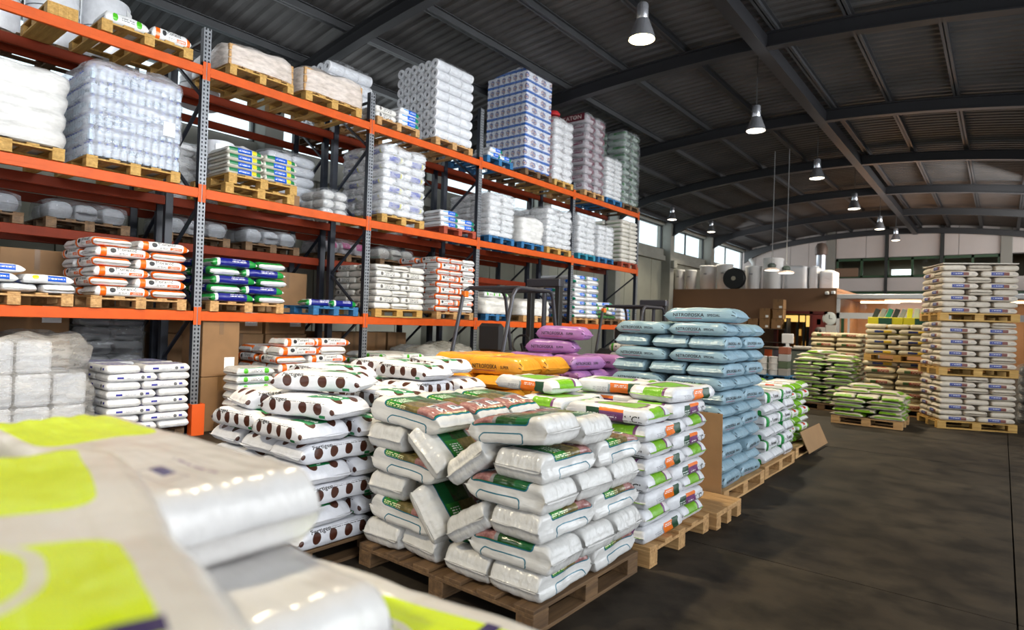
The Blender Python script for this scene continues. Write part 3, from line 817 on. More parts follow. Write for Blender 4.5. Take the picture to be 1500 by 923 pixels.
kind('spot', 'spotted_sack', 'brown spotted sack', 'sack', 0.66, 0.43, 0.14, (0.72,0.72,0.76), [
    ('dots', 0.132,0.17,0.034,0.046,BR,-0.34,-0.17), ('dots', 0.132,0.17,0.034,0.046,BR,0.17,0.34), ('dots', 0.17,0.17,0.042,0.036,BR,-0.17,0.17), ('rect', -0.23,0.02,-0.13,0.10,0.0,(0.70,0.70,0.74)),
    ('rect', 0.0,0.26,-0.10,0.06,0.0,GRN), ('txt', -0.26,-0.1,0.0,0.10,(0.35,0.35,0.37),0.02), ('txt', -0.1,0.25,-0.215,-0.197,(0.05,0.05,0.05),0.02), ('rect', 0.21,0.26,-0.33,-0.30,0,GRN)],
    texts=[('Fertigen', -0.16,-0.205,0.050,0,1), ('Fertigen', 0.13,-0.02,0.075,0,2)], inks=(INK, WHITEINK), style='pillow', nvar=4, rough=0.33, wr=1.4, fin=0.012, nu=22, nv=36, puff=0.03)
kind('floranid', 'grey_lawn_sack', 'grey lawn sack', 'sack', 0.62, 0.42, 0.135, (0.50,0.485,0.46), [
    ('rect', -0.27,-0.235,-0.45,0.45,0,(0.04,0.22,0.02)), ('txt', -0.05,0.15,-0.315,-0.28,(0.05,0.05,0.05),0.02)], texts=[('Floranid', 0.0,-0.235,0.075,0,1), ('\u25b2', -0.19,-0.24,0.04,0,1)], inks=(INK,), nvar=2)
kind('greenend', 'green_banded_sack', 'white green-banded sack', 'sack', 0.56, 0.37, 0.13, (0.72,0.72,0.74), [
    ('rect', -0.235,-0.165,-0.5,0.5,0,(0.02,0.24,0.05)), ('rect', -0.16,-0.145,-0.5,0.5,0,(0.02,0.24,0.05)), ('rect', 0.19,0.23,-0.5,-0.22,0.02,(0.02,0.26,0.05)), ('txt', -0.05,0.16,-0.29,-0.255,(0.03,0.2,0.05),0.025)],
    texts=[('Floranid', 0.03,-0.215,0.06,0,1), ('\u25b2', -0.115,-0.22,0.03,0,1)], inks=(INK,), nvar=2, style='half')
kind('limered', 'lime_banded_sack', 'white lime-printed sack', 'sack', 0.56, 0.37, 0.12, (0.70,0.70,0.68), [
    ('rect', -0.25,-0.16,-0.5,0.5,0.02,LIME), ('rect', 0.18,0.30,-0.5,0.1,0.02,LIME), ('rect', -0.04,0.08,-0.20,-0.13,0.02,(0.55,0.02,0.01)), ('txt', -0.06,0.1,-0.3,-0.22,(0.1,0.3,0.02),0.03)], nvar=2, style='soft')
BEIGE = (0.47,0.40,0.30)
kind('seed', 'lime_edged_sack', 'beige lime-edged sack', 'sack', 0.55, 0.37, 0.085, (0.52,0.46,0.36), [
    ('rect', -0.20,0.24,-0.228,-0.195,0.0,(0.16,0.34,0.010)), ('rect', -0.24,0.20,0.195,0.228,0.0,(0.16,0.34,0.010)), ('rect', 0.22,0.40,-0.14,0.14,0.03,(0.16,0.34,0.010)), ('rect', -0.40,-0.24,-0.1,0.3,0.02,(0.16,0.34,0.010)), ('rect', 0.0,0.1,-0.05,0.04,0.02,(0.65,0.38,0.01))],
    style='soft', nvar=3, rough=0.45, wr=1.6, nu=14, nv=24, fin=0.02)
kind('creamred', 'red_label_sack', 'cream red-label sack', 'sack', 0.60, 0.40, 0.115, (0.62,0.50,0.30), [
    ('rect', -0.03,0.19,-0.28,-0.215,0,(0.33,0.035,0.012)), ('rect', -0.15,-0.03,-0.28,-0.215,0,(0.05,0.10,0.02)), ('rect', -0.12,0.14,-0.11,0.11,0.04,(0.40,0.04,0.015)), ('txt', 0.0,0.17,-0.27,-0.23,(0.7,0.6,0.4),0.03)], nvar=2, style='half', rough=0.5, nu=14, nv=24)
kind('creamblue', 'yellow_label_sack', 'cream yellow-label sack', 'sack', 0.60, 0.40, 0.11, (0.58,0.50,0.35), [
    ('rect', -0.03,0.21,-0.27,-0.205,0,(0.62,0.40,0.02)), ('rect', -0.12,0.06,-0.262,-0.212,0,(0.02,0.035,0.16)), ('rect', -0.12,0.06,0.212,0.262,0,(0.02,0.035,0.16)), ('rect', -0.20,0.10,0.205,0.27,0,(0.62,0.40,0.02))], nvar=2, style='block', rough=0.5, nu=12, nv=24)
kind('tower', 'blue_label_sack', 'cream blue-label sack', 'sack', 0.60, 0.40, 0.105, (0.60,0.52,0.42), [
    ('rect', -0.14,0.06,-0.265,-0.205,0,(0.03,0.045,0.22)), ('rect', 0.06,0.15,-0.265,-0.205,0,(0.17,0.045,0.03)), ('txt', -0.1,0.04,-0.25,-0.22,(0.5,0.5,0.55),0.03), ('txt', 0.2,0.27,-0.25,-0.22,(0.2,0.2,0.2),0.02), ('rect', -0.06,0.14,0.205,0.265,0,(0.03,0.045,0.22)), ('rect', -0.15,-0.06,0.205,0.265,0,(0.17,0.045,0.03))], nvar=2, style='block', rough=0.5, nu=12, nv=24)
kind('lawn', 'orange_banded_sack', 'white orange-banded sack', 'sack', 0.62, 0.42, 0.125, (0.76,0.755,0.75), [
    ('rect', -0.255,-0.19,-0.5,0.5,0.0,(0.80,0.13,0.008)), ('rect', 0.235,0.285,-0.5,0.5,0.0,(0.80,0.13,0.008)), ('rect', 0.07,0.215,-0.292,-0.252,0.006,(0.80,0.11,0.012)), ('txt', -0.06,0.06,-0.285,-0.262,(0.15,0.15,0.15),0.016), ('txt', 0.09,0.20,-0.285,-0.26,(0.8,0.75,0.7),0.016)],
    texts=[('Floranid', 0.03,-0.215,0.068,0,1), ('\u25cf', -0.125,-0.24,0.085,0,1)], inks=(INK,), nvar=3, style='half')
kind('navy', 'navy_and_lime_sack', 'white and navy sack', 'sack', 0.64, 0.42, 0.12, (0.74,0.74,0.77), [
    ('rect', -0.22,0.20,-0.34,-0.16,0.02,(0.008,0.012,0.18)), ('rect', -0.22,0.20,0.16,0.34,0.02,(0.008,0.012,0.18)), ('rect', 0.20,0.30,-0.36,0.36,0.0,(0.012,0.23,0.04)), ('rect', -0.32,-0.26,-0.36,0.36,0.0,(0.012,0.23,0.04)), ('rect', -0.10,0.06,-0.16,-0.05,0.01,(0.20,0.55,0.02)), ('rect', -0.2,-0.1,-0.16,-0.05,0.01,(0.015,0.28,0.05)), ('txt', -0.05,0.15,-0.25,-0.19,(0.6,0.6,0.7),0.03)], nvar=3, style='pillow', nu=16, nv=28, fin=0.012)
kind('scape', 'blue_label_sack', 'cream blue-print sack', 'sack', 0.58, 0.40, 0.095, (0.72,0.69,0.60), [
    ('rect', -0.13,0.09,-0.27,-0.19,0.004,(0.012,0.10,0.55)), ('rect', -0.26,-0.13,-0.25,-0.19,0.0,(0.015,0.17,0.06)), ('rect', 0.09,0.17,-0.26,-0.19,0.03,(0.62,0.55,0.02)), ('rect', -0.1,0.15,-0.1,0.1,0.01,(0.012,0.12,0.50)), ('txt', -0.11,0.05,-0.245,-0.215,(0.75,0.75,0.8),0.022), ('rect', 0.17,0.24,-0.26,-0.19,0.0,(0.02,0.2,0.06))], nvar=2, style='half', nu=14, nv=24)
kind('urea', 'lilac_printed_sack', 'white lilac-print sack', 'sack', 0.62, 0.42, 0.105, (0.80,0.795,0.80), [
    ('noise', -0.24,0.24,-0.17,0.17,0.02,[(0.42,(0.74,0.73,0.78)),(0.52,(0.38,0.36,0.62))],26), ('rect', -0.20,-0.12,-0.255,-0.228,0,(0.03,0.03,0.30)), ('txt', -0.08,0.07,-0.255,-0.225,(0.4,0.4,0.5),0.016), ('rect', 0.17,0.22,-0.255,-0.225,0,(0.03,0.03,0.30))], texts=[('\u25cf', 0.12,-0.245,0.06,0,1)], inks=(GREYINK,), nvar=2, style='block', nu=14, nv=28)
kind('salt', 'blue_and_yellow_sack', 'white blue-panel sack', 'sack', 0.60, 0.42, 0.10, (0.78,0.785,0.80), [
    ('rect', -0.15,0.15,-0.14,0.14,0.01,(0.012,0.09,0.52)), ('rect', -0.02,0.20,-0.27,-0.20,0.004,(0.012,0.09,0.52)), ('rect', -0.2,-0.12,-0.25,-0.2,0.03,(0.75,0.68,0.01)), ('txt', 0.0,0.18,-0.25,-0.22,(0.7,0.7,0.75),0.02)], nvar=2, style='half', nu=14, nv=24)
kind('grey', 'plain_grey_sack', 'pale grey sack', 'sack', 0.58, 0.40, 0.115, (0.72,0.70,0.66), [('txt', -0.1,0.15,-0.27,-0.2,(0.12,0.12,0.12),0.03), ('rect', -0.19,-0.13,-0.27,-0.2,0.03,(0.15,0.14,0.13)), ('txt', -0.2,0.2,-0.12,0.12,(0.4,0.4,0.4),0.04)], nvar=2, style='block', nu=14, nv=24)
kind('azure', 'blue_and_green_sack', 'white blue-flash sack', 'sack', 0.58, 0.42, 0.11, (0.78,0.78,0.80), [
    ('rect', -0.05,0.17,-0.29,-0.20,0.02,(0.012,0.12,0.62)), ('rect', 0.17,0.27,-0.30,-0.20,0.0,(0.01,0.22,0.12)), ('rect', -0.2,-0.05,-0.24,-0.22,0.0,(0.03,0.3,0.7)), ('rect', -0.1,0.15,-0.12,0.1,0.02,(0.012,0.12,0.55)), ('txt', 0.0,0.15,-0.27,-0.22,(0.75,0.75,0.8),0.02)], nvar=2, style='half', nu=14, nv=24)
kind('lawngreen', 'green_printed_sack', 'white green-print sack', 'sack', 0.60, 0.42, 0.11, (0.74,0.74,0.73), [('rect', -0.2,-0.13,-0.28,-0.2,0.03,(0.08,0.45,0.02)), ('rect', 0.12,0.2,-0.28,-0.2,0.03,(0.08,0.45,0.02)), ('txt', -0.08,0.1,-0.26,-0.22,(0.1,0.1,0.1),0.02), ('rect', -0.25,0.25,-0.19,-0.17,0.0,(0.03,0.35,0.2))], nvar=2, style='half', nu=14, nv=24)
kind('dark', 'dark_green_sack', 'dark green and grey sack', 'sack', 0.60, 0.42, 0.12, (0.10,0.11,0.10), [('rect', -0.25,0.25,-0.28,-0.2,0.02,(0.02,0.12,0.02))], nvar=2, style='soft', nu=12, nv=20)
LG = (0.58,0.74,0.004)
FW = dict(style='block', nvar=2, rough=0.22, nu=30, nv=56, wr=1.1, fin=0.012, wrinkle=0.45, dirt=0.03, e=0.8)
kind('fore', 'lime_printed_sack', 'large lime-printed sack', 'sack', 0.92, 0.50, 0.13, (0.64,0.615,0.58), [
    ('rect', -0.47,-0.06,-0.17,0.17,0.05,LG), ('rect', 0.06,0.43,-0.20,0.175,0.05,LG), ('stroke', 0.02,0.27,-0.14,0.10,0.11,0.008,(0.62,0.62,0.52)), ('rect', 0.315,0.345,-0.205,0.18,0.0,(0.035,0.022,0.10)), ('txt', 0.318,0.34,-0.17,0.1,(0.3,0.3,0.4),0.03),
    ('rect', -0.44,0.40,-0.40,-0.355,0.0,LG), ('rect', -0.44,0.40,0.355,0.40,0.0,LG)], **FW)
kind('forew', 'lime_printed_sack', 'large lime-printed sack', 'sack', 0.92, 0.50, 0.13, (0.62,0.595,0.575), [
    ('rect', 0.08,0.43,-0.19,0.19,0.05,LG), ('rect', -0.462,-0.45,-0.262,-0.252,0,(0.01,0.012,0.02)), ('rect', -0.44,0.0,0.30,0.345,0.0,LG), ('txt', -0.36,-0.2,-0.03,0.0,(0.25,0.2,0.3),0.02), ('rect', -0.30,-0.24,0.05,0.085,0.0,(0.05,0.05,0.16)), ('stroke', -0.34,-0.24,0.045,0.12,0.01,0.002,(0.3,0.3,0.35))], **FW)
# ---------------------------------------------------------------- pallets of sacks along the aisle
Z0 = PH
# the front pile: white peat sacks, loosely stacked; bottom layer first
pallet(-2.62, 3.22, 0, 1.46, 1.18, 'y', 'old', 'weathered pallet under the white peat sacks, at the front of the row', ndeck=6)
PT = 0.160
def peat(x, y, l, rz, what, dz=0.0, rot=None, sc=(1,1,1)):
    nm = ('bottom','second','third','fourth','fifth','top')[l]
    r = math.radians(rz+random.gauss(0, 1.5))
    ro = (math.radians(rot[0]), math.radians(rot[1]), r) if rot else None
    sack('peat', x+random.gauss(0,.008), y+random.gauss(0,.008), Z0+l*PT+dz, r, 'white peat sack, %s, %s layer' % (what, nm), rot=ro, scale=(sc[0], sc[1], PT/0.165*1.055*sc[2]))
XR, YN = -1.87, 2.66
W3 = 0.372; LL = 0.575
for l in (0, 2, 4):                                        # lengthwise layers: ends to the near side
    for q, (yy, rz, wd) in enumerate(((YN+0.29, 90, 'near end'), (YN+0.86, 90, 'far end'))):
        peat(XR-W3/2+(-0.02 if l == 0 else 0), yy, l, rz, 'print up along the aisle, '+wd)
        if l == 0:
            peat(XR-W3*1.5, yy, l, 90, 'blank end out, second from aisle, '+wd)
            peat(XR-W3*2.5-0.03, yy+0.03, l, 84, 'blank end out, third from aisle, '+wd)
            peat(XR-W3*3.45-0.03, yy, l, 90, 'blank end out, rack side, '+wd)
        else:
            if q: peat(XR-W3*1.5, yy, l, 90, 'second from aisle, '+wd); peat(XR-W3*2.6, yy, l, 90, 'third from aisle, '+wd)
            peat(XR-W3*3.47, yy, l, 90, 'blank end out, rack side, '+wd)
for l in (1, 3, 5):                                        # crosswise layers: ends to the aisle
    for j, wd in enumerate(('near end','centre','far end')):
        y = YN+W3*(j+.5)
        if l < 5 or j < 2:
            peat(XR-LL/2+(0.03 if l == 1 else 0), y, l, 180, 'blank end to the aisle, '+wd, rot=((0, 6, 0) if (l, j) == (5, 0) else None), dz=0.02 if (l, j) == (5, 0) else 0)
        peat(XR-1.44+LL/2, y, l, 0, 'print up on the rack side, '+wd, rot=(0, 4.0, 0) if l == 5 else (0, 3.0, 0), sc=(1.16 if l == 5 else 1.06, 1, 1))
# sacks that slid into the gap on the near face
for cx, cz, th, what in ((-2.78,0.835,38,'leaning away from the aisle, upper pair'),(-2.44,0.83,-36,'leaning towards the aisle, upper pair'),(-2.76,0.45,48,'leaning away from the aisle, lower pair'),(-2.42,0.48,-30,'leaning towards the aisle, lower pair')):
    s_, c_ = math.sin(math.radians(th)), math.cos(math.radians(th))
    sack('peat', cx-s_*0.082, 2.93, cz-c_*0.082, 0, 'white peat sack slid into the gap, '+what, rot=(math.radians(th), 0, math.radians(91)))

# lime and orange granule sacks
pallet(-2.46, 4.45, 0, 1.22, 1.08, 'x', 'pine', 'pine pallet under the lime and orange granule sacks, feet towards the aisle')
stack('granule', -2.46, 4.45, Z0, 1.16, 1.10, 8, ['w22','v22'], 'the granule pile', pitch=0.117, flips=False, turn=lambda x, y, r: 180 if r == 0 else (90 if y < 0 else 270))
tp = Z0+8*0.117
sack('granule', -3.12, 4.30, tp, math.radians(-6), 'lime and orange sack lying on the rack side top of its pile')
sack('granule', -2.60, 4.78, tp, math.radians(12), 'lime and orange sack askew on the far top of its pile')
sack('granule', -2.08, 4.72, tp, math.radians(84), 'lime and orange sack on the aisle side top of its pile')

# the tall blue pile with its cardboard sheet
pallet(-2.62, 6.35, 0, 1.26, 1.24, 'y', 'pine', 'pine pallet under the tall blue pile')
stack('blue', -2.62, 6.35, Z0, 1.22, 1.22, 12, ['y32','x23'], 'the tall blue pile', pitch=0.131, jit=0.012, twist=1.8)
tb = Z0+12*0.131
sack('blue', -2.33, 6.05, tb, math.radians(2), 'pale blue fertilizer sack lying alone on the very top of the tall blue pile', scale=(1.12,1.05,1.1))
CARD = plain('cardboard', (0.30,0.17,0.075), 0.75, 0, 0.10, 4)
tag(link('cardboard_sheet', MB().bevbox(-0.62, 0.62, -0.006, 0.006, 0, 0.86, 0.002).mesh('cardboard_sheet', CARD), None, (-2.62, 5.69, 0.012), 0, (math.radians(2), 0, 0)),
    'brown cardboard sheet standing on edge against the near side of the blue pile', 'cardboard')
pallet(-2.40, 5.33, 0, 1.2, 0.6, 'x', 'pine', 'narrow empty pine pallet between the granule sacks and the blue pile')

# white sacks with green bands, then lime ones
pallet(-2.62, 7.72, 0, 1.2, 1.24, 'y', 'pine', 'pine pallet under the white sacks with green bands')
stack('greenend', -2.62, 7.72, Z0, 1.20, 1.20, 6, ['x23','y32'], 'the green banded pile', pitch=0.136)
pallet(-2.66, 9.30, 0, 1.2, 1.5, 'y', 'pine', 'pine pallet under the lime printed sacks, end of the row')
stack('limered', -2.72, 9.10, Z0, 1.15, 1.10, 7, ['x23','y32'], 'the lime printed pile', pitch=0.115, jit=0.012, twist=2)
tag(link('cardboard_sheet', MB().bevbox(-0.55, 0.55, -0.006, 0.006, 0, 0.30, 0.002).mesh('cardboard_sheet', CARD), None, (-1.98, 9.45, 0.03), math.radians(90), (math.radians(-24), 0, math.radians(90))),
    'low cardboard sheet leaning out on the aisle side of the lime printed pile', 'cardboard')

# second row, rack side of the first
pallet(-4.05, 2.85, 0, 1.2, 1.3, 'y', 'old', 'weathered pallet under the first pile of brown spotted sacks')
stack('spot', -4.05, 2.85, Z0, 1.26, 1.28, 6, ['y32','x23'], 'the first spotted pile', pitch=0.136, jit=0.012, twist=1.8)
zt = Z0+6*0.136+0.006
for q, (x, y, dz, rz, d) in enumerate(((-3.75,2.52,0,14,'aisle side near corner'),(-4.35,2.62,-0.01,80,'rack side near corner'),(-3.72,3.15,0.01,-6,'aisle side far corner'),(-4.38,3.22,0,6,'rack side far corner'),
        (-3.90,2.70,0.15,32,'uppermost, aisle side'),(-4.42,3.12,0.15,12,'uppermost, rack side'))):
    sack('spot', x, y, zt+dz, math.radians(rz), 'brown spotted sack loose atop the first spotted pile, '+d)
pallet(-4.60, 4.12, 0, 1.2, 1.0, 'x', 'old', 'weathered pallet under the second pile of brown spotted sacks')
stack('spot', -4.60, 4.12, Z0, 1.24, 1.02, 7, ['w22','v22'], 'the second spotted pile', pitch=0.136, jit=0.012, twist=1.8)
zt = Z0+7*0.136+0.006
sack('spot', -4.32, 3.95, zt, math.radians(4), 'brown spotted sack on top of the second spotted pile, aisle side')
sack('spot', -4.95, 4.15, zt, math.radians(20), 'brown spotted sack on top of the second spotted pile, rack side')
sack('spot', -4.45, 4.40, zt+0.03, math.radians(-12), 'brown spotted sack on top of the second spotted pile, far side')
pallet(-4.55, 5.40, 0, 1.2, 1.1, 'x', 'old', 'weathered pallet under the amber yellow sacks')
stack('amber', -4.55, 5.40, Z0, 1.24, 1.08, 7, ['w22','v22'], 'the amber pile', pitch=0.135, jit=0.012, twist=1.8)
zt = Z0+7*0.135
for x, y, rz, d in ((-4.20,5.15,6,'aisle side near'),(-4.85,5.25,2,'rack side near'),(-4.15,5.62,-4,'aisle side far'),(-4.9,5.70,5,'rack side far')):
    sack('amber', x, y, zt, math.radians(rz), 'amber sack bulging over the top of the amber pile, '+d, scale=(1.12,1.05,1.45))
pallet(-4.85, 7.30, 0, 1.2, 1.2, 'x', 'old', 'weathered pallet under the mauve sacks')
stack('purple', -4.85, 7.30, Z0, 1.24, 1.22, 7, ['x23','y32'], 'the mauve pile', pitch=0.130, jit=0.016, twist=2.2)
zt = Z0+7*0.130
for x, y, dz, rz, d in ((-4.46,7.02,0,82,'crosswise towards the aisle'),(-5.13,6.95,0,4,'rack side near'),(-4.40,7.66,0,3,'aisle side far'),(-5.14,7.50,0,-4,'rack side far'),(-4.95,7.15,0.19,22,'second from the top'),(-4.80,7.20,0.38,16,'highest of all')):
    sack('purple', x, y, zt+dz, math.radians(rz), 'mauve sack loose on top of the mauve pile, '+d, scale=(1.1,1.05,1.4))
pallet(-4.35, 9.2, 0, 1.2, 1.0, 'x', 'old', 'weathered pallet under the grey lawn feed sacks')
stack('floranid', -4.35, 9.2, Z0, 1.22, 1.06, 9, ['w22','v22'], 'the grey pile', pitch=0.137)
# ---------------------------------------------------------------- loads on the racks
XC = -9.06                                                 # middle of the shelf
def film_mat(name, tint, opac, rough=0.16, bumpiness=0.5, sc=9):
    m = bpy.data.materials.new(name); m.use_nodes = True; nt = m.node_tree; nt.nodes.clear(); n = N(nt)
    o = nt.nodes.new('ShaderNodeOutputMaterial'); t = nt.nodes.new('ShaderNodeBsdfTransparent'); t.inputs[0].default_value = (0.96,0.97,0.98,1)
    p = nt.nodes.new('ShaderNodeBsdfPrincipled'); p.inputs['Base Color'].default_value = c4(tint); p.inputs['Roughness'].default_value = rough
    mp = nt.nodes.new('ShaderNodeMapping'); mp.inputs['Scale'].default_value = (1, 1, 3.2); nt.links.new(n.coord('Object'), mp.inputs[0])
    nz = n.noise(mp.outputs[0], sc, 4, 0.6)
    nt.links.new(n.bump(nz, bumpiness, 0.03), p.inputs['Normal'])
    x = nt.nodes.new('ShaderNodeMixShader')
    nt.links.new(n.m('MINIMUM', n.m('MULTIPLY_ADD', nz, 0.9, opac-0.45), 0.98), x.inputs[0])
    nt.links.new(t.outputs[0], x.inputs[1]); nt.links.new(p.outputs[0], x.inputs[2]); nt.links.new(x.outputs[0], o.inputs[0])
    return m
FILM = film_mat('stretch_film', (0.86,0.86,0.87), 0.30, 0.16, 0.35, 5)
FILMR = film_mat('roll_film', (0.82,0.82,0.84), 0.10, 0.12, 0.4, 5)
FILMC = film_mat('clear_stretch_film', (0.75,0.77,0.80), 0.16, 0.08, 0.4, 5)
FILMW = film_mat('milky_stretch_film', (0.84,0.82,0.79), 0.74, 0.2, 0.35, 4)
def film_shell(lx, ly, h, layers, mat, seed, bulge=0.018, rough=0.02, skirt=-0.004, crown=0.05):
    """stretch film round a load: swells over each layer, pulled in between, rounded shoulders"""
    rnd = random.Random(seed); so = Vector((rnd.random()*50, rnd.random()*50, 0)); b = MB(); n = 44; K = max(8, layers*5)
    def per(i, inset, z):
        a = 2*PI*i/n; c, s = math.cos(a), math.sin(a); e = 9
        r = (abs(c)**e+abs(s)**e)**(-1/e)
        p = Vector((c*r*(lx/2-inset), s*r*(ly/2-inset), z))
        q = noise.noise(p*3+so)*rough + noise.noise(p*9+so)*rough*0.4
        return (p.x+c*q, p.y+s*q, z+noise.noise(Vector((p.x*3, p.y*3, 9))+so)*rough*(2 if z > h*0.95 else 0))
    zs = [max(-skirt, h*0.985*k/K) for k in range(K+1)]
    for z in zs:
        f = max(0, z)/h*layers; w_ = abs(math.sin(PI*f))**0.6
        ins = 0.012 - bulge*w_
        for i in range(n): b.v.append(per(i, ins-0.012, z))
    rows = len(zs)
    for ins, dz in ((0.03, 0.02), (0.12, 0.02+crown*0.6), (lx*0.25, 0.02+crown)):
        for i in range(n): b.v.append(per(i, min(ins, ly*0.4), h+dz-0.01))
        rows += 1
    for r in range(rows-1):
        for i in range(n):
            j = (i+1) % n; b.f.append((r*n+i, r*n+j, (r+1)*n+j, (r+1)*n+i)); b.mi.append(0)
    b.f.append(tuple((rows-1)*n+i for i in range(n))); b.mi.append(0)
    return b.mesh('stretch_film', mat, True)
_bale = {}
def bale_mesh(lx, ly, t, mat, seed):
    k = (round(lx,2), round(ly,2), round(t,3), mat.name, seed)
    if k not in _bale: _bale[k] = sack_mesh(lx, ly, t, seed, [mat], style='block', nu=8, nv=20, wr=1.3)
    return _bale[k]
def wrapped(name, label, cx, cy, z, lx, ly, h, layers, mat, film=FILM, rz=0.0, pat=(2,2), rough=0.02, bulge=0.018, group=None, tilt=None, crown=0.05, film_on=True):
    r = root(name, (cx, cy, z), rz, label, 'wrapped load', group, rot=tilt)
    t = h/layers
    for l in range(layers):
        nx, ny = pat if l % 2 == 0 else pat[::-1]
        for i in range(nx):
            for j in range(ny):
                cl, cw = lx/nx, ly/ny
                if cl >= cw: me, rr = bale_mesh(cl*0.95, cw*0.96, t*0.99, mat, 3+(i+j+l) % 3), 0
                else: me, rr = bale_mesh(cw*0.95, cl*0.96, t*0.99, mat, 3+(i+j+l) % 3), PI/2
                link('packed_sack', me, r, (-lx/2+cl*(i+.5)+random.gauss(0,.006), -ly/2+cw*(j+.5)+random.gauss(0,.006), l*t), rr+random.gauss(0,.015))
    if film_on: link('stretch_film', film_shell(lx+0.02, ly+0.02, h, layers, film, len(label)*3+layers, bulge, rough, crown=crown), r)
    return r
def smat(name, base, decor=(), rough=0.35): return sack_mat(name, base, decor, rough, 0.5)
M_CREAM = smat('packed_cream', (0.74,0.70,0.62), [('rect', -0.2,0.2,-0.35,-0.3,0,(0.45,0.55,0.40))])
M_WHITE = smat('packed_white', (0.78,0.78,0.78))
M_WBLUE = smat('packed_white_blue', (0.78,0.78,0.79), [('rect', -0.1,0.14,-0.33,-0.21,0.0,(0.03,0.06,0.35)), ('rect', 0.14,0.18,-0.33,-0.21,0.0,(0.6,0.55,0.03)), ('txt', -0.2,0.2,-0.15,0.15,(0.3,0.35,0.3),0.03)])
M_GREYW = smat('packed_grey', (0.62,0.60,0.57), [('txt', -0.15,0.2,-0.3,-0.18,(0.25,0.25,0.25),0.025)])
M_WINE = smat('packed_wine', (0.42,0.36,0.38), [('rect', -0.5,0.5,-0.05,0.5,0,(0.13,0.012,0.035)), ('rect', -0.15,0.2,-0.34,-0.24,0.0,(0.16,0.012,0.05)), ('txt', -0.1,0.15,-0.3,-0.26,(0.7,0.65,0.65),0.03)])
M_FOREST = smat('packed_forest', (0.24,0.30,0.25), [('rect', -0.5,0.5,-0.10,0.5,0,(0.008,0.045,0.012)), ('rect', -0.1,0.3,-0.3,-0.22,0.0,(0.02,0.15,0.03))])
M_WRED = smat('packed_white_red', (0.76,0.75,0.76), [('rect', 0.02,0.2,-0.30,-0.18,0,(0.50,0.02,0.05))])
M_PINK = smat('packed_pink', (0.55,0.50,0.52), [('rect', -0.4,0.4,-0.1,0.1,0,(0.45,0.03,0.18))])
M_SILVER = smat('packed_silver', (0.50,0.51,0.54))
M_DARK = smat('packed_dark', (0.12,0.12,0.12))
def sp(yc, z, w_, col, label, xc=XC, depth=1.2, along='x'): return pallet(xc, yc, z, depth, w_, along, col, label)
L1, L2, L3 = 1.664, 3.324, 4.984                         # shelf tops
# --- bay at the camera end
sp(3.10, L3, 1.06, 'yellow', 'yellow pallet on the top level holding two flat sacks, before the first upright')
sack('lawngreen', -8.74, 2.86, L3+PH, PI/2, 'white green-print sack lying on the top shelf yellow pallet', scale=(0.82,1.2,1.35))
sack('lawn', -8.70, 3.38, L3+PH, PI/2, 'white, orange and green sack bulging on the top shelf yellow pallet', scale=(0.78,1.0,1.25))
sp(2.20, L3, 0.30, 'yellow', 'sliver of yellow pallet at the camera end of the top level', depth=1.1)
WDRUM = sack_mat('drum_wrap', (0.70,0.71,0.74), [], 0.22, 0.4)
def drum(x, y, z, r, h, label, lid=0):
    t = root('drum', (x, y, z), random.random(), label, 'drum')
    link('body', smooth_angle(MB().lathe([(r*0.97,0),(r,0.03),(r,h*0.33),(r*1.02,h*0.35),(r,h*0.37),(r,h*0.66),(r*1.02,h*0.68),(r,h*0.70),(r,h-0.03),(r*0.96,h)], 28).mesh('drum_body', WDRUM)), t)
    link('band', MB().lathe([(r*1.012,h*0.50),(r*1.012,h*0.515)], 28, cap=False).mesh('drum_band', plain('dark_band', (0.08,0.09,0.10), 0.5)), t)
    link('sticker', MB().quadbox(r*1.0, r*1.012, -0.09, 0.09, h*0.74, h*0.9).mesh('drum_sticker', plain('white_label', (0.8,0.8,0.8), 0.5)), t, rz=random.random()*1.5-1.2)
    return t
sp(2.55, L3, 1.8, 'old', 'dark pallet beneath the white drums on the rear rack', xc=-10.35, depth=1.0)
drum(-10.15, 2.50, L3+PH, 0.30, 0.95, 'tall white drum on the rear top level, closer to the camera end')
drum(-10.15, 3.13, L3+PH, 0.30, 0.90, 'tall white drum on the rear top level, closer to the first upright')
drum(-10.15, 1.86, L3+PH, 0.30, 0.90, 'white drum on the rear top level at the frame edge')
drum(-10.3, 4.55, L3, 0.30, 0.62, 'white drum on the rear top level, behind the film-wrapped planks')
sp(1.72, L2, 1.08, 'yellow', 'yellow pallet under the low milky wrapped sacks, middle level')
wrapped('wrapped_sacks', 'low load of white sacks in milky film, middle level, camera end', XC+0.03, 1.70, L2+PH, 1.2, 1.10, 0.82, 4, M_CREAM, FILMW, rough=0.03, bulge=0.03)
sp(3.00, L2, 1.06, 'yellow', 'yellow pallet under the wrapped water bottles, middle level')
t = root('wrapped_bottles', (XC+0.02, 3.00, L2+PH), 0, 'tall film-wrapped load of clear bottles with blue caps, middle level', 'wrapped load')
BOT = plain('bottle_plastic', (0.50,0.58,0.68), 0.12); CAP = plain('blue_cap', (0.02,0.07,0.40), 0.4)
bt = MB().lathe([(0.036,0),(0.04,0.02),(0.04,0.07),(0.036,0.085),(0.04,0.10),(0.04,0.115)], 8)
bt.lathe([(0.04,0.115),(0.016,0.148),(0.016,0.165)], 8, mi=0).lathe([(0.018,0.155),(0.018,0.178)], 8, mi=1)
bm_ = smooth_angle(bt.mesh('bottle', [BOT, CAP]))
for l in range(6):
    for q in range(12): link('bottle', bm_, t, (0.55, -0.48+q*0.087, l*0.182))
    for q in range(12): link('bottle', bm_, t, (0.45-q*0.09, -0.48, l*0.182))
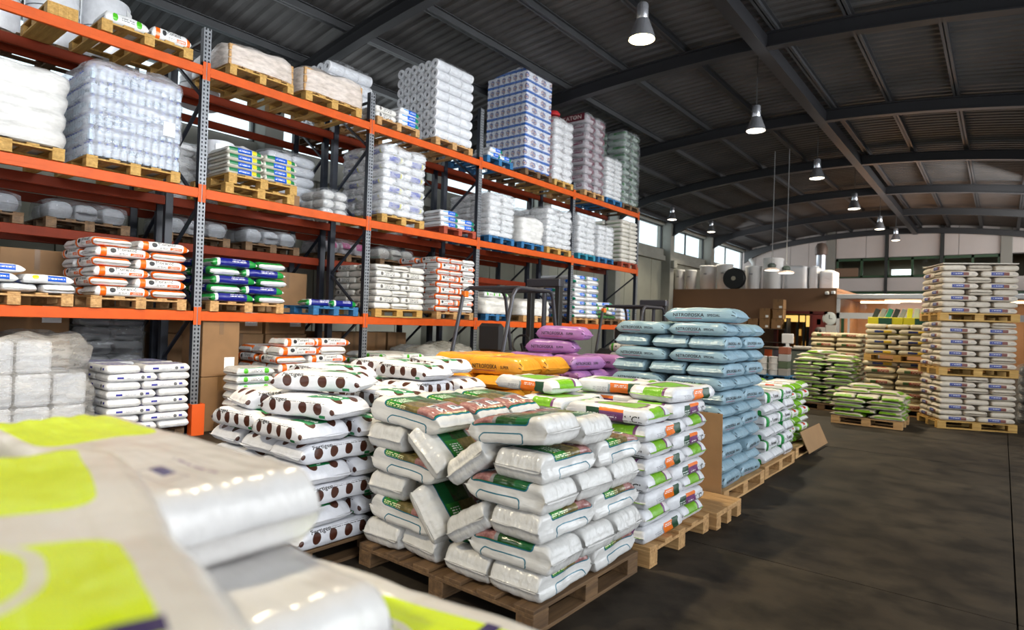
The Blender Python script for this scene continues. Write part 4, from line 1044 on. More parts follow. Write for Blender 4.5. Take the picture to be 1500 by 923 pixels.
link('inner_packs', MB().bevbox(-0.5,0.50,-0.42,0.5,0,1.12,0.03).mesh('inner_packs', plain('packed_bottles', (0.45,0.50,0.58), 0.3)), t)
link('stretch_film', film_shell(1.22, 1.08, 1.13, 6, film_mat('bottle_film', (0.82,0.82,0.86), 0.34, 0.10, 0.5, 4), 5, 0.02, 0.03, crown=0.12), t)
link('paper_label', MB().quadbox(0.625,0.634,0.28,0.42,0.42,0.60).mesh('paper_label', plain('white_label', (0.8,0.8,0.8), 0.5)), t)
sp(1.85, L1, 1.10, 'pine', 'pine pallet of flat white and blue sacks, lowest level')
stack('salt', XC+0.02, 1.90, L1+PH, 1.2, 1.02, 2, ['b23','a23'], 'the flat blue panel pile', pitch=0.105)
sack('salt', -8.75, 1.70, L1+PH+0.215, PI/2, 'white blue-panel sack alone atop the flat pile at frame edge', scale=(0.9,0.9,1))
sp(3.12, L1, 1.10, 'pine', 'pine pallet under the orange banded sacks, before the first upright')
stack('lawn', XC+0.02, 3.12, L1+PH, 1.22, 1.10, 6, ['w22','v22'], 'the orange banded stack', pitch=0.120, jit=0.008, flips=False)
# tubs under a loose sheet on the floor level
sp(2.06, 0, 1.0, 'old', 'dark pallet under the white tubs wrapped in loose film', xc=-9.0)
TUB = plain('white_tub', (0.66,0.68,0.74), 0.35)
t = root('wrapped_tubs', (-9.0, 2.06, PH), 0, 'white tubs under loose crumpled clear film on the floor level', 'wrapped load')
for l in range(3):
    for i in range(3):
        for j in range(3):
            if l == 2 and j == 2: continue
            link('tub', MB().bevbox(-0.165,0.165,-0.16,0.16,0,0.365,0.025).mesh('tub', TUB) if (l+i+j) == 0 else tubm, t, (-0.36+i*0.36, -0.35+j*0.35, 0.003+l*0.375))
            if (l+i+j) == 0: tubm = t.children[0].data
link('loose_film', film_shell(1.20, 1.12, 1.08, 3, film_mat('crumpled_film', (0.52,0.50,0.48), 0.40, 0.15, 1.0, 5), 77, 0.03, 0.09, skirt=-0.03, crown=0.1), t)
sp(3.20, 0, 1.0, 'old', 'dark pallet under the lilac printed sacks on the floor')
stack('urea', -8.93, 3.22, PH, 1.22, 0.98, 8, ['d23','c23'] and ['w22','v22'], 'the lilac printed stack', pitch=0.103)
# --- second bay
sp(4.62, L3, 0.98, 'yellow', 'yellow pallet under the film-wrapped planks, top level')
PLK = plain('wrapped_planks', (0.66,0.52,0.38), 0.6, 0, 0.15, 5)
def planks(label, cy, w_, h, z):
    t = root('wrapped_planks', (XC, cy, z), 0, label, 'wrapped load')
    for l in range(3):
        for q in range(5): link('plank', board_mesh(1.14, w_/5-0.01, h/3-0.012, 'pine'), t, (0, -w_/2+w_*(q+.5)/5, l*h/3))
    link('stretch_film', film_shell(1.22, w_+0.03, h, 1, film_mat('plank_film', (0.80,0.72,0.66), 0.66, 0.16, 0.5, 7), 9+int(cy*10), 0.01, 0.035, crown=0.09), t)
planks('low film-wrapped bundle of boards on the top level, by the first upright', 4.62, 1.00, 0.30, L3+PH)
sp(5.85, L3, 1.06, 'yellow', 'yellow pallet with a lime tag under wrapped boards, top level')
planks('film-wrapped bundle of boards on the top level, by the second upright', 5.85, 1.10, 0.38, L3+PH)
CORE = plain('grey_core', (0.10,0.10,0.105), 0.6); ROLLM = plain('white_roll', (0.72,0.72,0.74), 0.4, 0, 0.05, 5)
def rolls(label, cx, cy, z, lx, ly, layers, cols, film):
    t = root('wrapped_rolls', (cx, cy, z), 0, label, 'wrapped load')
    rr = lx/cols/2*0.98; ln = ly/3-0.008
    b = MB()
    prof = [(rr*0.42,0.03),(rr*0.42,0),(rr*0.96,0),(rr,0.01),(rr,ln-0.01),(rr*0.96,ln),(rr*0.42,ln),(rr*0.42,ln-0.03)]
    b.lathe(prof, 14, cap=False); k0 = len(b.v); b.lathe([(rr*0.42,0.03),(0.001,0.03)], 14, mi=1, cap=False).lathe([(0.001,ln-0.03),(rr*0.42,ln-0.03)], 14, mi=1, cap=False)
    b.v = [(x, zz-ln/2, y) for x, y, zz in b.v]; b.f = [f[::-1] for f in b.f]
    me = smooth_angle(b.mesh('roll', [ROLLM, CORE]))
    for l in range(layers):
        for c in range(cols):
            for q in range(3):
                if c < cols-1 and q > 0 and l < layers-1: continue
                link('roll', me, t, (-lx/2+lx*(c+.5)/cols, -ly/2+ly*(q+.5)/3, rr+l*rr*2))
    H = layers*rr*2
    link('stretch_film', film_shell(lx+0.015, ly+0.015, H, layers, film, int(cy*7), 0.016, 0.012, crown=0.03), t)
rolls('tall film-wrapped pile of white rolls on the rear rack top level', -10.52, 7.24, L3+PH, 1.15, 1.00, 6, 5, FILMR)
sp(7.24, L3, 1.0, 'old', 'dark pallet beneath the wrapped rolls on the rear rack', xc=-10.45, depth=1.15)
sp(4.66, L2, 1.06, 'yellow', 'lower of two stacked pallets on the middle level, second bay')
sp(4.70, L2+PH, 1.06, 'yellow', 'upper of two stacked pallets on the middle level, second bay')
for l in range(4):
    for j, (yy, nm) in enumerate(((4.43,'nearer the first upright'),(4.98,'farther along'))):
        sack('scape', -8.80, yy, L2+2*PH+l*0.098, PI/2+random.gauss(0,.03), 'cream blue-print sack %s, %s layer on the double pallet' % (nm, ('bottom','second','third','top')[l]), scale=(0.93,1.6,1.03))
CARTON = plain('brown_carton', (0.235,0.125,0.052), 0.75, 0, 0.10, 3); TAPE = plain('parcel_tape', (0.17,0.09,0.035), 0.4)
def carton(x, y, z, lx, ly, h, label, rz=0.0, tag_=True, group=None):
    t = root('carton', (x, y, z), rz, label, 'box', group)
    link('body', MB().bevbox(-lx/2,lx/2,-ly/2,ly/2,0,h,0.006).mesh('carton_body', CARTON), t)
    link('tape', MB().quadbox(-lx/2-0.001,lx/2+0.001,-0.03,0.03,h,h+0.002).quadbox(lx/2,lx/2+0.002,-0.03,0.03,h*0.75,h).mesh('carton_tape', TAPE), t)
    if tag_: link('paper_label', MB().quadbox(lx/2,lx/2+0.003,ly*0.10,ly*0.38,h*0.12,h*0.34).mesh('paper_label', plain('white_label', (0.8,0.8,0.8), 0.5)), t)
    return t
drum(-9.37, 4.45, L2+2*PH+0.006, 0.22, 0.60, 'white drum with dark lid behind the cream blue-print sacks')
carton(-9.42, 5.50, L2, 0.5, 0.45, 0.30, 'small carton behind the double pallet, middle level')
wrapped('wrapped_sacks', 'grey load in shiny silver film on the rear rack, second bay', -10.35, 6.02, 3.265, 0.86, 0.95, 1.25, 7, M_SILVER, FILMC)
wrapped('wrapped_sacks', 'white load slumped in film on the rear rack, second bay', -10.35, 5.18, 3.265, 0.86, 0.50, 1.15, 5, M_WHITE, FILMW, rough=0.06)
wrapped('wrapped_sacks', 'white wrapped load behind the bottles on the rear rack', -10.35, 4.37, 3.265, 0.86, 0.85, 1.0, 5, M_WHITE, FILM, rough=0.04)
wrapped('wrapped_sacks', 'clear wrapped bundle beside the silver load, second bay', -9.2, 6.2, L2, 0.7, 0.5, 0.45, 3, M_GREYW, FILMC)
sp(4.53, L1, 1.10, 'pine', 'pine pallet under the white and navy sacks, lowest level', depth=1.2)
stack('navy', XC+0.02, 4.53, L1+PH, 1.2, 1.14, 5, ['d22','c22'] and ['w22','v22'], 'the navy stack', pitch=0.122, jit=0.012, twist=2, flips=False)
sp(6.02, L1, 0.86, 'blue', 'blue pallet with two flattened sacks, lowest level', depth=1.2)
for y, x, rz, d in ((5.85,-8.75,84,'navy end showing'),(6.2,-8.68,96,'hanging over its blue pallet')):
    sack('navy', x, y, L1+PH, math.radians(rz), 'flattened white and navy sack on the blue pallet, '+d, scale=(0.85,0.8,0.9))
carton(-8.87, 4.20, 0.0, 0.62, 0.52, 0.75, 'big brown carton on the floor beside the first upright')
carton(-8.87, 4.20, 0.756, 0.62, 0.52, 0.78, 'big brown carton on top of another, beside the first upright')
sp(5.55, 0, 1.1, 'old', 'dark pallet under the orange banded sacks on the floor', xc=-8.95)
stack('lawn', -8.92, 5.55, PH, 1.22, 1.25, 8, ['c23','d23'], 'the floor stack', pitch=0.128, jit=0.008)
for x, y, rz, d in ((-8.6,5.35,96,'nearer the first upright'),(-8.6,5.95,84,'nearer the second upright')):
    sack('lawn', x, y, PH+8*0.128, math.radians(rz), 'white orange-banded sack loose atop the floor stack, '+d)
sp(4.38, 0, 0.6, 'old', 'dark narrow pallet under green printed sacks by the first upright', xc=-8.1, depth=0.7)
for l in range(7): sack('lawngreen', -8.1, 4.38, PH+l*0.112, PI/2, 'white green-print sack, %s of the short pile by the first upright' % ((ORD[l+1]+' layer') if l else 'bottom layer'), scale=(0.9,1,1))
# --- third bay
sp(7.20, L3, 0.98, 'pine', 'pine pallet with a few sacks on the top level, third bay')
for l in range(3): sack('azure', -8.72, 7.45, L3+PH+l*0.105, PI/2+random.gauss(0,.06), 'white blue-flash sack on the top level, third bay, %s layer' % ('bottom','second','top')[l], scale=(0.85,1.2,1))
for l in range(2): sack('grey', -8.75, 6.95, L3+PH+l*0.11, PI/2, 'pale grey sack on the top level, third bay, %s' % ('lower','upper')[l], scale=(0.8,1.2,1))
sp(8.62, L3, 1.04, 'pine', 'pine pallet under the front pile of wrapped rolls, top level')
rolls('tall film-wrapped pile of white rolls at the shelf front, third bay', XC, 8.62, L3+PH, 1.16, 1.02, 8, 6, FILMR)
sp(7.38, L2, 1.0, 'yellow', 'yellow pallet under the tall white wrapped sacks, third bay')
wrapped('wrapped_sacks', 'tall load of white and blue sacks in film, middle level, third bay', XC, 7.38, L2+PH, 1.22, 1.02, 1.22, 9, M_WBLUE, FILM, rough=0.03, pat=(2,3))
sp(8.86, L2, 0.92, 'red', 'red pallet with a low heap of sacks, middle level', depth=1.2)
for l in range(3):
    for j, y in enumerate((8.62,9.10)):
        if l == 2 and j: continue
        sack('azure', -8.78, y, L2+PH+l*0.112, PI/2+random.gauss(0,.04), 'white blue-flash sack on the red pallet, %s, %s layer' % (('camera end','far end')[j], ('bottom','second','top')[l]), scale=(0.86,1.3,1))
wrapped('wrapped_sacks', 'grey and white wrapped load on the rear rack behind the red pallet', -10.35, 8.70, 3.265, 0.86, 1.1, 0.95, 7, M_GREYW, FILMC, rough=0.05)
sp(7.36, L1, 1.10, 'yellow', 'light pallet under the pale grey sacks, lowest level', along='y', depth=1.2)
stack('grey', XC+0.02, 7.36, L1+PH, 1.2, 1.16, 7, ['x23','y32'], 'the pale grey stack', pitch=0.112)
sp(8.80, L1, 1.04, 'pine', 'pine pallet under the tall orange banded sacks, third bay')
stack('lawn', XC+0.02, 8.80, L1+PH, 1.2, 1.08, 9, ['x23','y32'], 'the third bay stack', pitch=0.118, jit=0.008)
for j in range(4): carton(-10.25, 7.0+j*0.55, 0.0, 0.5, 0.5, 1.35, 'brown carton in the dark floor level of the third bay, %s from the second upright' % ORD[j+1], tag_=False)
sp(7.28, 0, 1.0, 'old', 'dark pallet of green printed sacks on the floor, third bay', xc=-8.75)
stack('lawngreen', -8.72, 7.28, PH, 1.2, 0.96, 8, ['w22','v22'], 'the third bay floor pile', pitch=0.112, jit=0.02)
sp(8.55, 0, 1.3, 'old', 'dark pallet under a slumped wrapped heap, third bay', xc=-8.8)
wrapped('wrapped_sacks', 'slumped grey heap under dull film on the floor, third bay', -8.85, 8.55, PH, 1.1, 1.25, 0.92, 5, M_GREYW, film_mat('dull_film', (0.42,0.42,0.40), 0.6, 0.2), rough=0.07, crown=0.08)
# --- fourth bay
sp(10.02, L3, 0.86, 'blue', 'blue pallet with three sacks on the top level, fourth bay')
for l, y, d in ((0,9.85,'bottom, camera end'),(0,10.22,'bottom, far end'),(1,9.92,'lying on the other two')):
    sack('azure', -8.72, y, L3+PH+l*0.11, PI/2+random.gauss(0,.08), 'white blue-flash sack on the top blue pallet, '+d, scale=(0.72,1.2,1))
sp(11.38, L3, 1.04, 'old', 'weathered pallet under the tall pile of printed packs', depth=1.25)
t = root('packed_rolls', (XC-0.02, 11.38, L3+PH), 0, 'very tall pile of blue and white printed packs, top level', 'wrapped load')
m, nt, p = new_mat('printed_pack'); n = N(nt); g = n.n.new('ShaderNodeSeparateXYZ'); nt.links.new(n.coord('Generated'), g.inputs[0])
col = n.mix(n.m('LESS_THAN', n.m('ABSOLUTE', n.m('SUBTRACT', g.outputs[2], 0.09)), 0.09), (0.66,0.67,0.72,1), (0.03,0.12,0.42,1))
col = n.mix(n.m('GREATER_THAN', g.outputs[2], 0.94), col, (0.10,0.30,0.55,1))
dx = n.m('SUBTRACT', n.m('ADD', g.outputs[0], g.outputs[1]), 0.5)
dd = n.m('ADD', n.m('POWER', n.m('MULTIPLY', n.m('SUBTRACT', n.m('FRACT', dx), 0.45), 3.0), 2.0), n.m('POWER', n.m('MULTIPLY', n.m('SUBTRACT', g.outputs[2], 0.52), 3.6), 2.0))
col = n.mix(n.m('LESS_THAN', dd, 1.0), col, n.ramp(n.noise(n.coord('Generated'), 4, 2), [(0.42,(0.30,0.10,0.05)),(0.5,(0.6,0.5,0.45)),(0.58,(0.05,0.10,0.30))]))
nt.links.new(col, p.inputs['Base Color']); p.inputs['Roughness'].default_value = 0.3
PKM = m
pk = MB().bevbox(-0.083,0.083,-0.163,0.163,0,0.246,0.018).mesh('pack', PKM); pks = MB().bevbox(-0.083,0.083,-0.163,0.163,0,0.246,0.018).mesh('pack', PKM)
for l in range(11):
    for i in range(7):
        for j in range(3):
            if l < 10 and i < 6 and j > 0: continue
            link('pack', pk, t, (-0.51+i*0.17, -0.33+j*0.33, l*0.249))
link('stretch_film', film_shell(1.215, 1.01, 11*0.249, 11, film_mat('thin_film', (0.75,0.76,0.80), 0.10, 0.1, 0.5, 12), 31, 0.004, 0.008, crown=0.01), t)
sp(12.46, L3, 0.82, 'yellow', 'yellow pallet under the white load with a red cap')
wrapped('wrapped_sacks', 'white wrapped load with red prints and a red cloth on top', XC, 12.46, L3+PH, 1.15, 0.82, 1.50, 8, M_WRED, FILM, rough=0.03, pat=(2,2))
tag(link('red_cloth', smooth_angle(MB().lathe([(0.16,0),(0.17,0.05),(0.12,0.11),(0.02,0.13)], 14).mesh('red_cloth', plain('red_cloth', (0.45,0.012,0.015), 0.7)), 60), None, (-8.72, 12.28, L3+PH+1.60), 0), 'crumpled red cloth on top of a white wrapped load', 'cloth')
sp(10.15, L2, 0.86, 'blue', 'blue pallet under white wrapped sacks, middle level, fourth bay')
wrapped('wrapped_sacks', 'white wrapped sacks on a blue pallet, middle level, fourth bay', XC, 10.15, L2+PH, 1.2, 0.84, 0.92, 7, M_WHITE, FILM, rough=0.035)
sp(11.27, L2, 0.86, 'blue', 'dark blue pallet under the lowest wrapped load, fourth bay')
wrapped('wrapped_sacks', 'low cream wrapped sacks, middle of the fourth bay', XC, 11.27, L2+PH, 1.2, 0.84, 0.56, 4, M_CREAM, FILMW, rough=0.04)
sp(12.35, L2, 1.04, 'yellow', 'yellow pallet under bulging white sacks, fourth bay')
wrapped('wrapped_sacks', 'bulging white sacks with torn film, far end of the fourth bay', XC, 12.35, L2+PH, 1.2, 1.06, 0.94, 7, M_WHITE, FILM, rough=0.06, pat=(2,3))
sp(10.1, L1, 0.80, 'blue', 'blue pallet under a sheet-covered load, lowest level, fourth bay')
wrapped('wrapped_sacks', 'low cream load under a sheet on a blue pallet', XC, 10.1, L1+PH, 1.2, 0.86, 0.30, 2, M_CREAM, FILMW, rough=0.05)
for j, y in enumerate((9.92,10.32)):
    for l in range(2): sack('lawngreen', -8.75, y, L1+PH+0.36+l*0.115, PI/2, 'white green-print sack on the sheet-covered load, %s, %s' % (('camera end','far end')[j], ('lower','upper')[l]), scale=(0.68,1.2,1))
sp(11.5, L1, 1.0, 'pine', 'pine pallet under a low white load behind the forklift')
wrapped('wrapped_sacks', 'low white sheeted load on the lowest level behind the forklift', XC, 11.5, L1+PH, 1.2, 1.1, 0.32, 2, M_WHITE, FILMW, rough=0.05)
for l in range(4): sack('dark', -9.25, 10.74, L1+l*0.122, 0, 'dark green sack behind the forklift mast, %s layer' % ('bottom','second','third','top')[l], scale=(1.4,0.78,1.0))
# --- end bay
sp(13.90, L3, 1.0, 'pine', 'pine pallet under the dark red wrapped stack, end bay')
BW = wrapped('wrapped_sacks', 'tall dark red and white wrapped stack, top level, end bay', XC, 13.90, L3+PH, 1.2, 1.0, 1.98, 9, M_WINE, FILMC, rough=0.03, pat=(2,2))
tv, tf = text_mesh('BROKATON')
me = bpy.data.meshes.new('lettering'); me.from_pydata([(0.0, a*0.17, c*0.15) for a, c in tv], [], tf); me.materials.append(plain('pale_lettering', (0.55,0.45,0.42), 0.5)); me.materials[0].use_backface_culling = False
lb = link('lettering_panel', MB().quadbox(-0.55,0.55,-0.004,0,-0.09,0.09).mesh('lettering_panel', plain('dark_red_panel', (0.11,0.012,0.022), 0.4)), BW, (0.0, -0.535, 1.88))
me2 = bpy.data.meshes.new('lettering'); me2.from_pydata([(a*0.17, -0.006, c*0.15) for a, c in tv], [], tf); me2.materials.append(plain('pale_lettering', (0.55,0.45,0.42), 0.5)); link('lettering', me2, lb)
bpy.data.meshes.remove(me)
sp(14.95, L3, 0.88, 'blue', 'blue pallet under the shorter white stack, end bay')
wrapped('wrapped_sacks', 'shorter white wrapped stack between two tall ones, top level', XC, 14.95, L3+PH, 1.2, 0.86, 1.12, 9, M_WHITE, FILM, rough=0.02, pat=(2,2))
sp(15.93, L3, 0.98, 'old', 'weathered pallet under the dark green wrapped stack')
wrapped('wrapped_sacks', 'tall dark green wrapped stack at the far end of the top level', XC, 15.93, L3+PH, 1.2, 0.94, 2.10, 10, M_FOREST, FILMC, rough=0.03, pat=(2,2))
sp(13.62, L2, 0.84, 'teal', 'teal pallet under white sacks, middle level, end bay')
wrapped('wrapped_sacks', 'white wrapped sacks on a teal pallet, end bay', XC, 13.62, L2+PH, 1.2, 0.84, 1.0, 7, M_WHITE, FILM, rough=0.03)
sp(14.60, L2, 0.84, 'blue', 'blue pallet under white and green sacks, end bay')
wrapped('wrapped_sacks', 'white wrapped sacks topped with green, middle of the end bay', XC, 14.60, L2+PH, 1.2, 0.84, 0.86, 7, M_WHITE, FILM, rough=0.03)
sp(15.95, L2, 0.96, 'red', 'red pallet under cream sacks at the far end of the rack')
wrapped('wrapped_sacks', 'cream sacks stacked neatly at the far end, middle level', XC, 15.95, L2+PH, 1.2, 0.96, 1.22, 10, M_CREAM, FILM, rough=0.012, film_on=False, pat=(2,2))
sp(13.70, L1, 1.2, 'pine', 'pine pallet under blue-flash sacks, lowest level, end bay')
stack('azure', XC+0.02, 13.70, L1+PH, 1.2, 1.2, 10, ['x22','y22'], 'the end bay stack', pitch=0.110)
sp(15.0, L1, 1.0, 'old', 'weathered pallet under a jumble of sacks, end bay')
for q, (kk, x, y, z, rz) in enumerate((('dark',-8.8,14.75,0,80),('dark',-8.8,15.25,0,95),('dark',-8.8,14.8,.12,88),('azure',-8.75,15.2,.12,100),('lawngreen',-8.8,14.85,.24,70),('salt',-8.75,15.3,.24,110),('azure',-8.8,14.95,.36,60))):
    sack(kk, x, y, L1+PH+z, math.radians(rz), KIND[kk]['look']+' in the end bay jumble, '+('bottom, camera side','bottom, far side','second layer, camera side','second layer, far side','third layer, camera side','third layer, far side','on the very top')[q])
sp(16.0, L1, 0.8, 'pine', 'pine pallet with three sacks at the far end, lowest level')
for l in range(3): sack('azure', -8.75, 16.0, L1+PH+l*0.11, PI/2, 'white blue-flash sack at the far rack end, %s of three' % ('lowest','middle','highest')[l])
# --- low goods on the rear rack, seen between the shelves
RR = [(1.72,M_SILVER,'beyond the frame edge'),(2.95,M_SILVER,'behind the water bottles'),(4.42,M_SILVER,'behind the first upright'),(5.68,M_SILVER,'behind the double pallet'),(7.25,M_PINK,'with pink prints, by the second upright'),(8.50,M_CREAM,'strapped, third bay')]
for y, mm, d in RR:
    pallet(-10.35, y, 2.704, 1.0, 1.0, 'x', 'old', 'weathered pallet on the rear rack under low goods '+d.replace('with pink prints, ',''))
    wrapped('wrapped_goods', 'low shiny wrapped goods on the rear rack '+d, -10.35, y, 2.704+PH, 0.86, 0.96, 0.24, 1, mm, FILMC, pat=(2,3), rough=0.02)
for y, d in ((1.58,'at the frame edge'),(2.42,'behind the flat sacks'),(4.38,'behind the navy stack'),(5.24,'across from the blue pallet'),(6.08,'by the second upright')):
    carton(-10.35, y, 0.0, 0.7, 0.80, 1.30, 'tall dark carton on the floor by the window wall, '+d)
    carton(-10.35, y, 1.306, 0.64, 0.78, 1.10, 'dark carton upon another by the window wall, '+d)
wrapped('wrapped_sacks', 'blue-grey wrapped load on the floor behind the tubs', -10.35, 3.31, 0.0, 0.86, 0.85, 1.6, 8, M_DARK, FILMC)
# ---------------------------------------------------------------- far side of the aisle end
tr = math.radians(23.0)
def off(cx, cy, dx, dy, a): return cx+dx*math.cos(a)-dy*math.sin(a), cy+dx*math.sin(a)+dy*math.cos(a)
TX, TY = off(-0.88, 13.43, 0.61, 0.52, tr)
for i, z in enumerate((0, 0.955, 1.935)):
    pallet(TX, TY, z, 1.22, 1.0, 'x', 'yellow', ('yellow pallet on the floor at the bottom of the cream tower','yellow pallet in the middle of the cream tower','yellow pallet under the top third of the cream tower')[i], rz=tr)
    stack('tower', TX, TY, z+PH, 1.20, 1.0, (8,8,8)[i], ['c23','d23'], ('the tower bottom','the tower middle','the tower top')[i], rz=tr, pitch=(0.1005,0.1035,0.1085)[i])
tag(link('plastic_sheet', MB().bevbox(-0.58,0.58,-0.5,0.5,0,0.018,0.006).mesh('plastic_sheet', plain('cream_sheet', (0.62,0.56,0.48), 0.4, 0, 0.05, 4, 0.3, 12)), None, (TX, TY, 1.935+PH+8*0.1085+0.008), tr), 'cream plastic sheet spread over the top of the cream tower', 'sheet')
# lime edged sacks
pallet(-1.88, 13.05, 0, 1.12, 1.0, 'x', 'pine', 'pine pallet under the low pile of lime edged sacks')
stack('seed', -1.88, 13.05, Z0, 1.14, 1.04, 5, ['c23','d23','x22'], 'the low lime edged pile', pitch=0.083, jit=0.016, twist=2.5)
for x, y, dz, rz, d in ((-2.15,12.95,0,6,'rack side'),(-1.65,13.0,0,-10,'aisle side'),(-2.0,13.2,0.08,12,'topmost, lying on two others')):
    sack('seed', x, y, Z0+5*0.083+dz, math.radians(rz), 'beige lime-edged sack loose on the low pile, '+d)
pallet(-2.98, 14.85, 0, 1.2, 1.1, 'x', 'old', 'weathered pallet under the tall pile of lime edged sacks')
stack('seed', -2.98, 14.85, Z0, 1.18, 1.1, 12, ['c23','d23','x22'], 'the tall lime edged pile', pitch=0.080, jit=0.016, twist=2.5)
for x, y, dz, rz, d in ((-3.28,14.75,0,10,'rack side'),(-2.68,14.8,0,-8,'aisle side'),(-3.08,14.8,0.08,60,'standing crumpled on top')):
    sack('seed', x, y, Z0+12*0.080+dz, math.radians(rz), 'beige lime-edged sack loose on the tall pile, '+d)
# cream sacks with red or yellow labels
pallet(-1.72, 15.3, 0, 1.15, 1.1, 'x', 'pine', 'pine pallet on the floor under cream sacks with red labels')
stack('creamred', -1.72, 15.3, Z0, 1.16, 1.06, 7, ['c22','d22'], 'the lower red label pile', pitch=0.117, jit=0.012, twist=1.8)
pallet(-1.72, 15.6, Z0+7*0.117+0.115, 1.22, 1.0, 'x', 'yellow', 'yellow pallet carried on top of cream sacks, beside the cream tower')
for x in (-2.06,-1.36): sack('creamblue', x, 15.6, Z0+7*0.117, 0, 'cream yellow-label sack squashed under the raised yellow pallet, '+('rack side' if x < -2 else 'aisle side'), scale=(1.1,1.6,1.1))
zq = Z0+7*0.117+0.115+PH
stack('creamblue', -1.72, 15.6, zq, 1.22, 1.0, 6, ['c23','d23'], 'the upper cream pile', pitch=0.108)
pallet(-3.22, 17.3, 0, 1.3, 1.1, 'x', 'old', 'weathered pallet under the farther pile of red label sacks')
stack('creamred', -3.22, 17.3, Z0, 1.15, 1.06, 13, ['c22','d22'], 'the farther red pile', pitch=0.116, jit=0.012, twist=1.8)
# ---------------------------------------------------------------- foreground sacks, right below the camera
pallet(-1.05, 0.36, 0, 1.1, 1.15, 'x', 'old', 'weathered pallet under the foreground pile of lime-printed sacks')
for l in range(6):
    for j, y in enumerate((0.10, 0.63)):
        sack('fore', -1.05, y, PH+l*0.142, math.radians(180*(l % 2)), 'large lime-printed sack, %s layer, %s of the foreground pile' % (('bottom' if l == 0 else ORD[l+1]), ('camera side','far side')[j]), scale=(1.0,1.0,1.05))
zf = PH+6*0.142
sack('fore', -0.98, 0.60, zf, math.radians(8), 'large lime-printed sack, seventh layer, showing its lime corner beside the peat pile', scale=(1,1.05,1.05))
sack('fore', -1.08, 0.10, zf, math.radians(0), 'large lime-printed sack, seventh layer, hidden side of the foreground pile', scale=(1,1.0,1.05))
sack('forew', -1.17, 0.395, zf+0.138, math.radians(180), 'large lime-printed sack, second from the top, white corner jutting out', scale=(1,1.0,1.0))
sack('forew', -1.385, 0.485, zf+0.268, math.radians(182), 'large lime-printed sack at the top, white end towards the aisle', scale=(1,0.62,0.98))
sack('fore', -0.87, 0.115, zf+0.290, math.radians(-12.6), 'large lime-printed sack at the top, lime print up, under the camera', scale=(1,1,1.0), rot=None)
sack('fore', -0.92, -0.02, zf+0.128, math.radians(-4), 'large lime-printed sack beneath the topmost one, camera side', scale=(1,0.86,1.12))
# ---------------------------------------------------------------- high-bay lamps
ALUL = plain('lamp_aluminium', (0.55,0.56,0.60), 0.25, 0.85)
def lamp(x, y, z, label, power=60, col=(1.0,0.80,0.48), em=14.0, s=1.0):
    t = root('bell_lamp', (x, y, z), 0, label, 'lamp')
    link('shade', smooth_angle(MB().lathe([(0.205*s,0.0),(0.198*s,0.03),(0.165*s,0.14),(0.125*s,0.24),(0.105*s,0.30)], 24, cap=False).lathe([(0.10*s,0.30),(0.118*s,0.24),(0.158*s,0.14),(0.192*s,0.03),(0.199*s,0.0)], 24, cap=False).mesh('lamp_shade', ALUL)), t)
    link('housing', smooth_angle(MB().lathe([(0.085*s,0.28),(0.085*s,0.30),(0.09*s,0.31),(0.09*s,0.52),(0.08*s,0.55),(0.02,0.555)], 20).mesh('lamp_housing', ALUL)), t)
    link('bulb_cover', smooth_angle(MB().lathe([(0.02,-0.012),(0.12*s,-0.004),(0.185*s,0.02),(0.185*s,0.03)], 24).mesh('bulb_cover', plain('lamp_glow_%d' % int(em), col, 0.5, emit=em))), t)
    zt = under(x)+0.42
    link('hanger', MB().tube([(0,0,0.55),(0,0,zt-z)], 0.008, 6).mesh('lamp_hanger', FRAME), t)
    l = bpy.data.lights.new('bulb', 'SPOT'); l.energy = power*9; l.color = col; l.spot_size = math.radians(125); l.spot_blend = 0.6; l.shadow_soft_size = 0.16
    o = bpy.data.objects.new('bulb', l); S.collection.objects.link(o); o.location = (0, 0, -0.05); o.parent = t
for q, (x, y, z) in enumerate(((-4.42,8.5,6.06),(-4.3,13.7,6.0),(-4.2,18.9,6.0),(-4.15,24.2,6.0),(-4.08,29.4,6.0),(-3.95,33.2,6.0))):
    lamp(x, y, z, 'aluminium bell lamp hanging under the roof, %s along the aisle from the camera' % ORD[q+1], em=(26 if q == 0 else 9), col=(1.0,0.80,0.40) if q == 0 else (1.0,0.88,0.66), power=(75 if q == 0 else 160))
for y, d in ((3.3,'over the front piles, out of frame'),(-1.9,'behind the camera')):
    lamp(-4.5, y, 6.06, 'aluminium bell lamp hanging under the roof '+d, em=9, col=(1.0,0.86,0.60), power=150)
lamp(-11.1, 24.6, 6.22, 'aluminium bell lamp hanging near the window wall, before the second window pier', em=7, col=(1.0,0.88,0.70), power=40)
lamp(-11.1, 29.1, 6.30, 'aluminium bell lamp hanging near the window wall, above the white tanks', em=7, col=(1.0,0.88,0.70), power=40)
for x, y, z, d in ((-5.95,21.0,3.62,'nearer one of a pair'),(-5.45,20.8,3.50,'farther along, second of a pair')):
    t = root('pendant_lamp', (x, y, z), 0, 'flat pendant lamp on a long cord above the counter, '+d, 'lamp')
    link('shade', smooth_angle(MB().lathe([(0.26,0.0),(0.25,0.03),(0.14,0.07),(0.12,0.08)], 20).mesh('pendant_shade', plain('pendant_shade', (0.50,0.40,0.36), 0.4))), t)
    link('housing', smooth_angle(MB().lathe([(0.06,0.07),(0.13,0.10),(0.13,0.18),(0.07,0.23)], 16).mesh('pendant_housing', plain('dark_green_metal', (0.03,0.045,0.04), 0.4))), t)
    link('bulb_cover', MB().lathe([(0.22,-0.006),(0.22,0.004)], 18).mesh('pendant_glow', plain('pendant_glow', (1.0,0.95,0.85), 0.5, emit=3.5)), t)
    link('cord', MB().tube([(0,0,0.2),(0,0,under(x)+0.35-z)], 0.012, 6).mesh('pendant_cord', plain('pale_cord', (0.30,0.30,0.30), 0.6)), t)
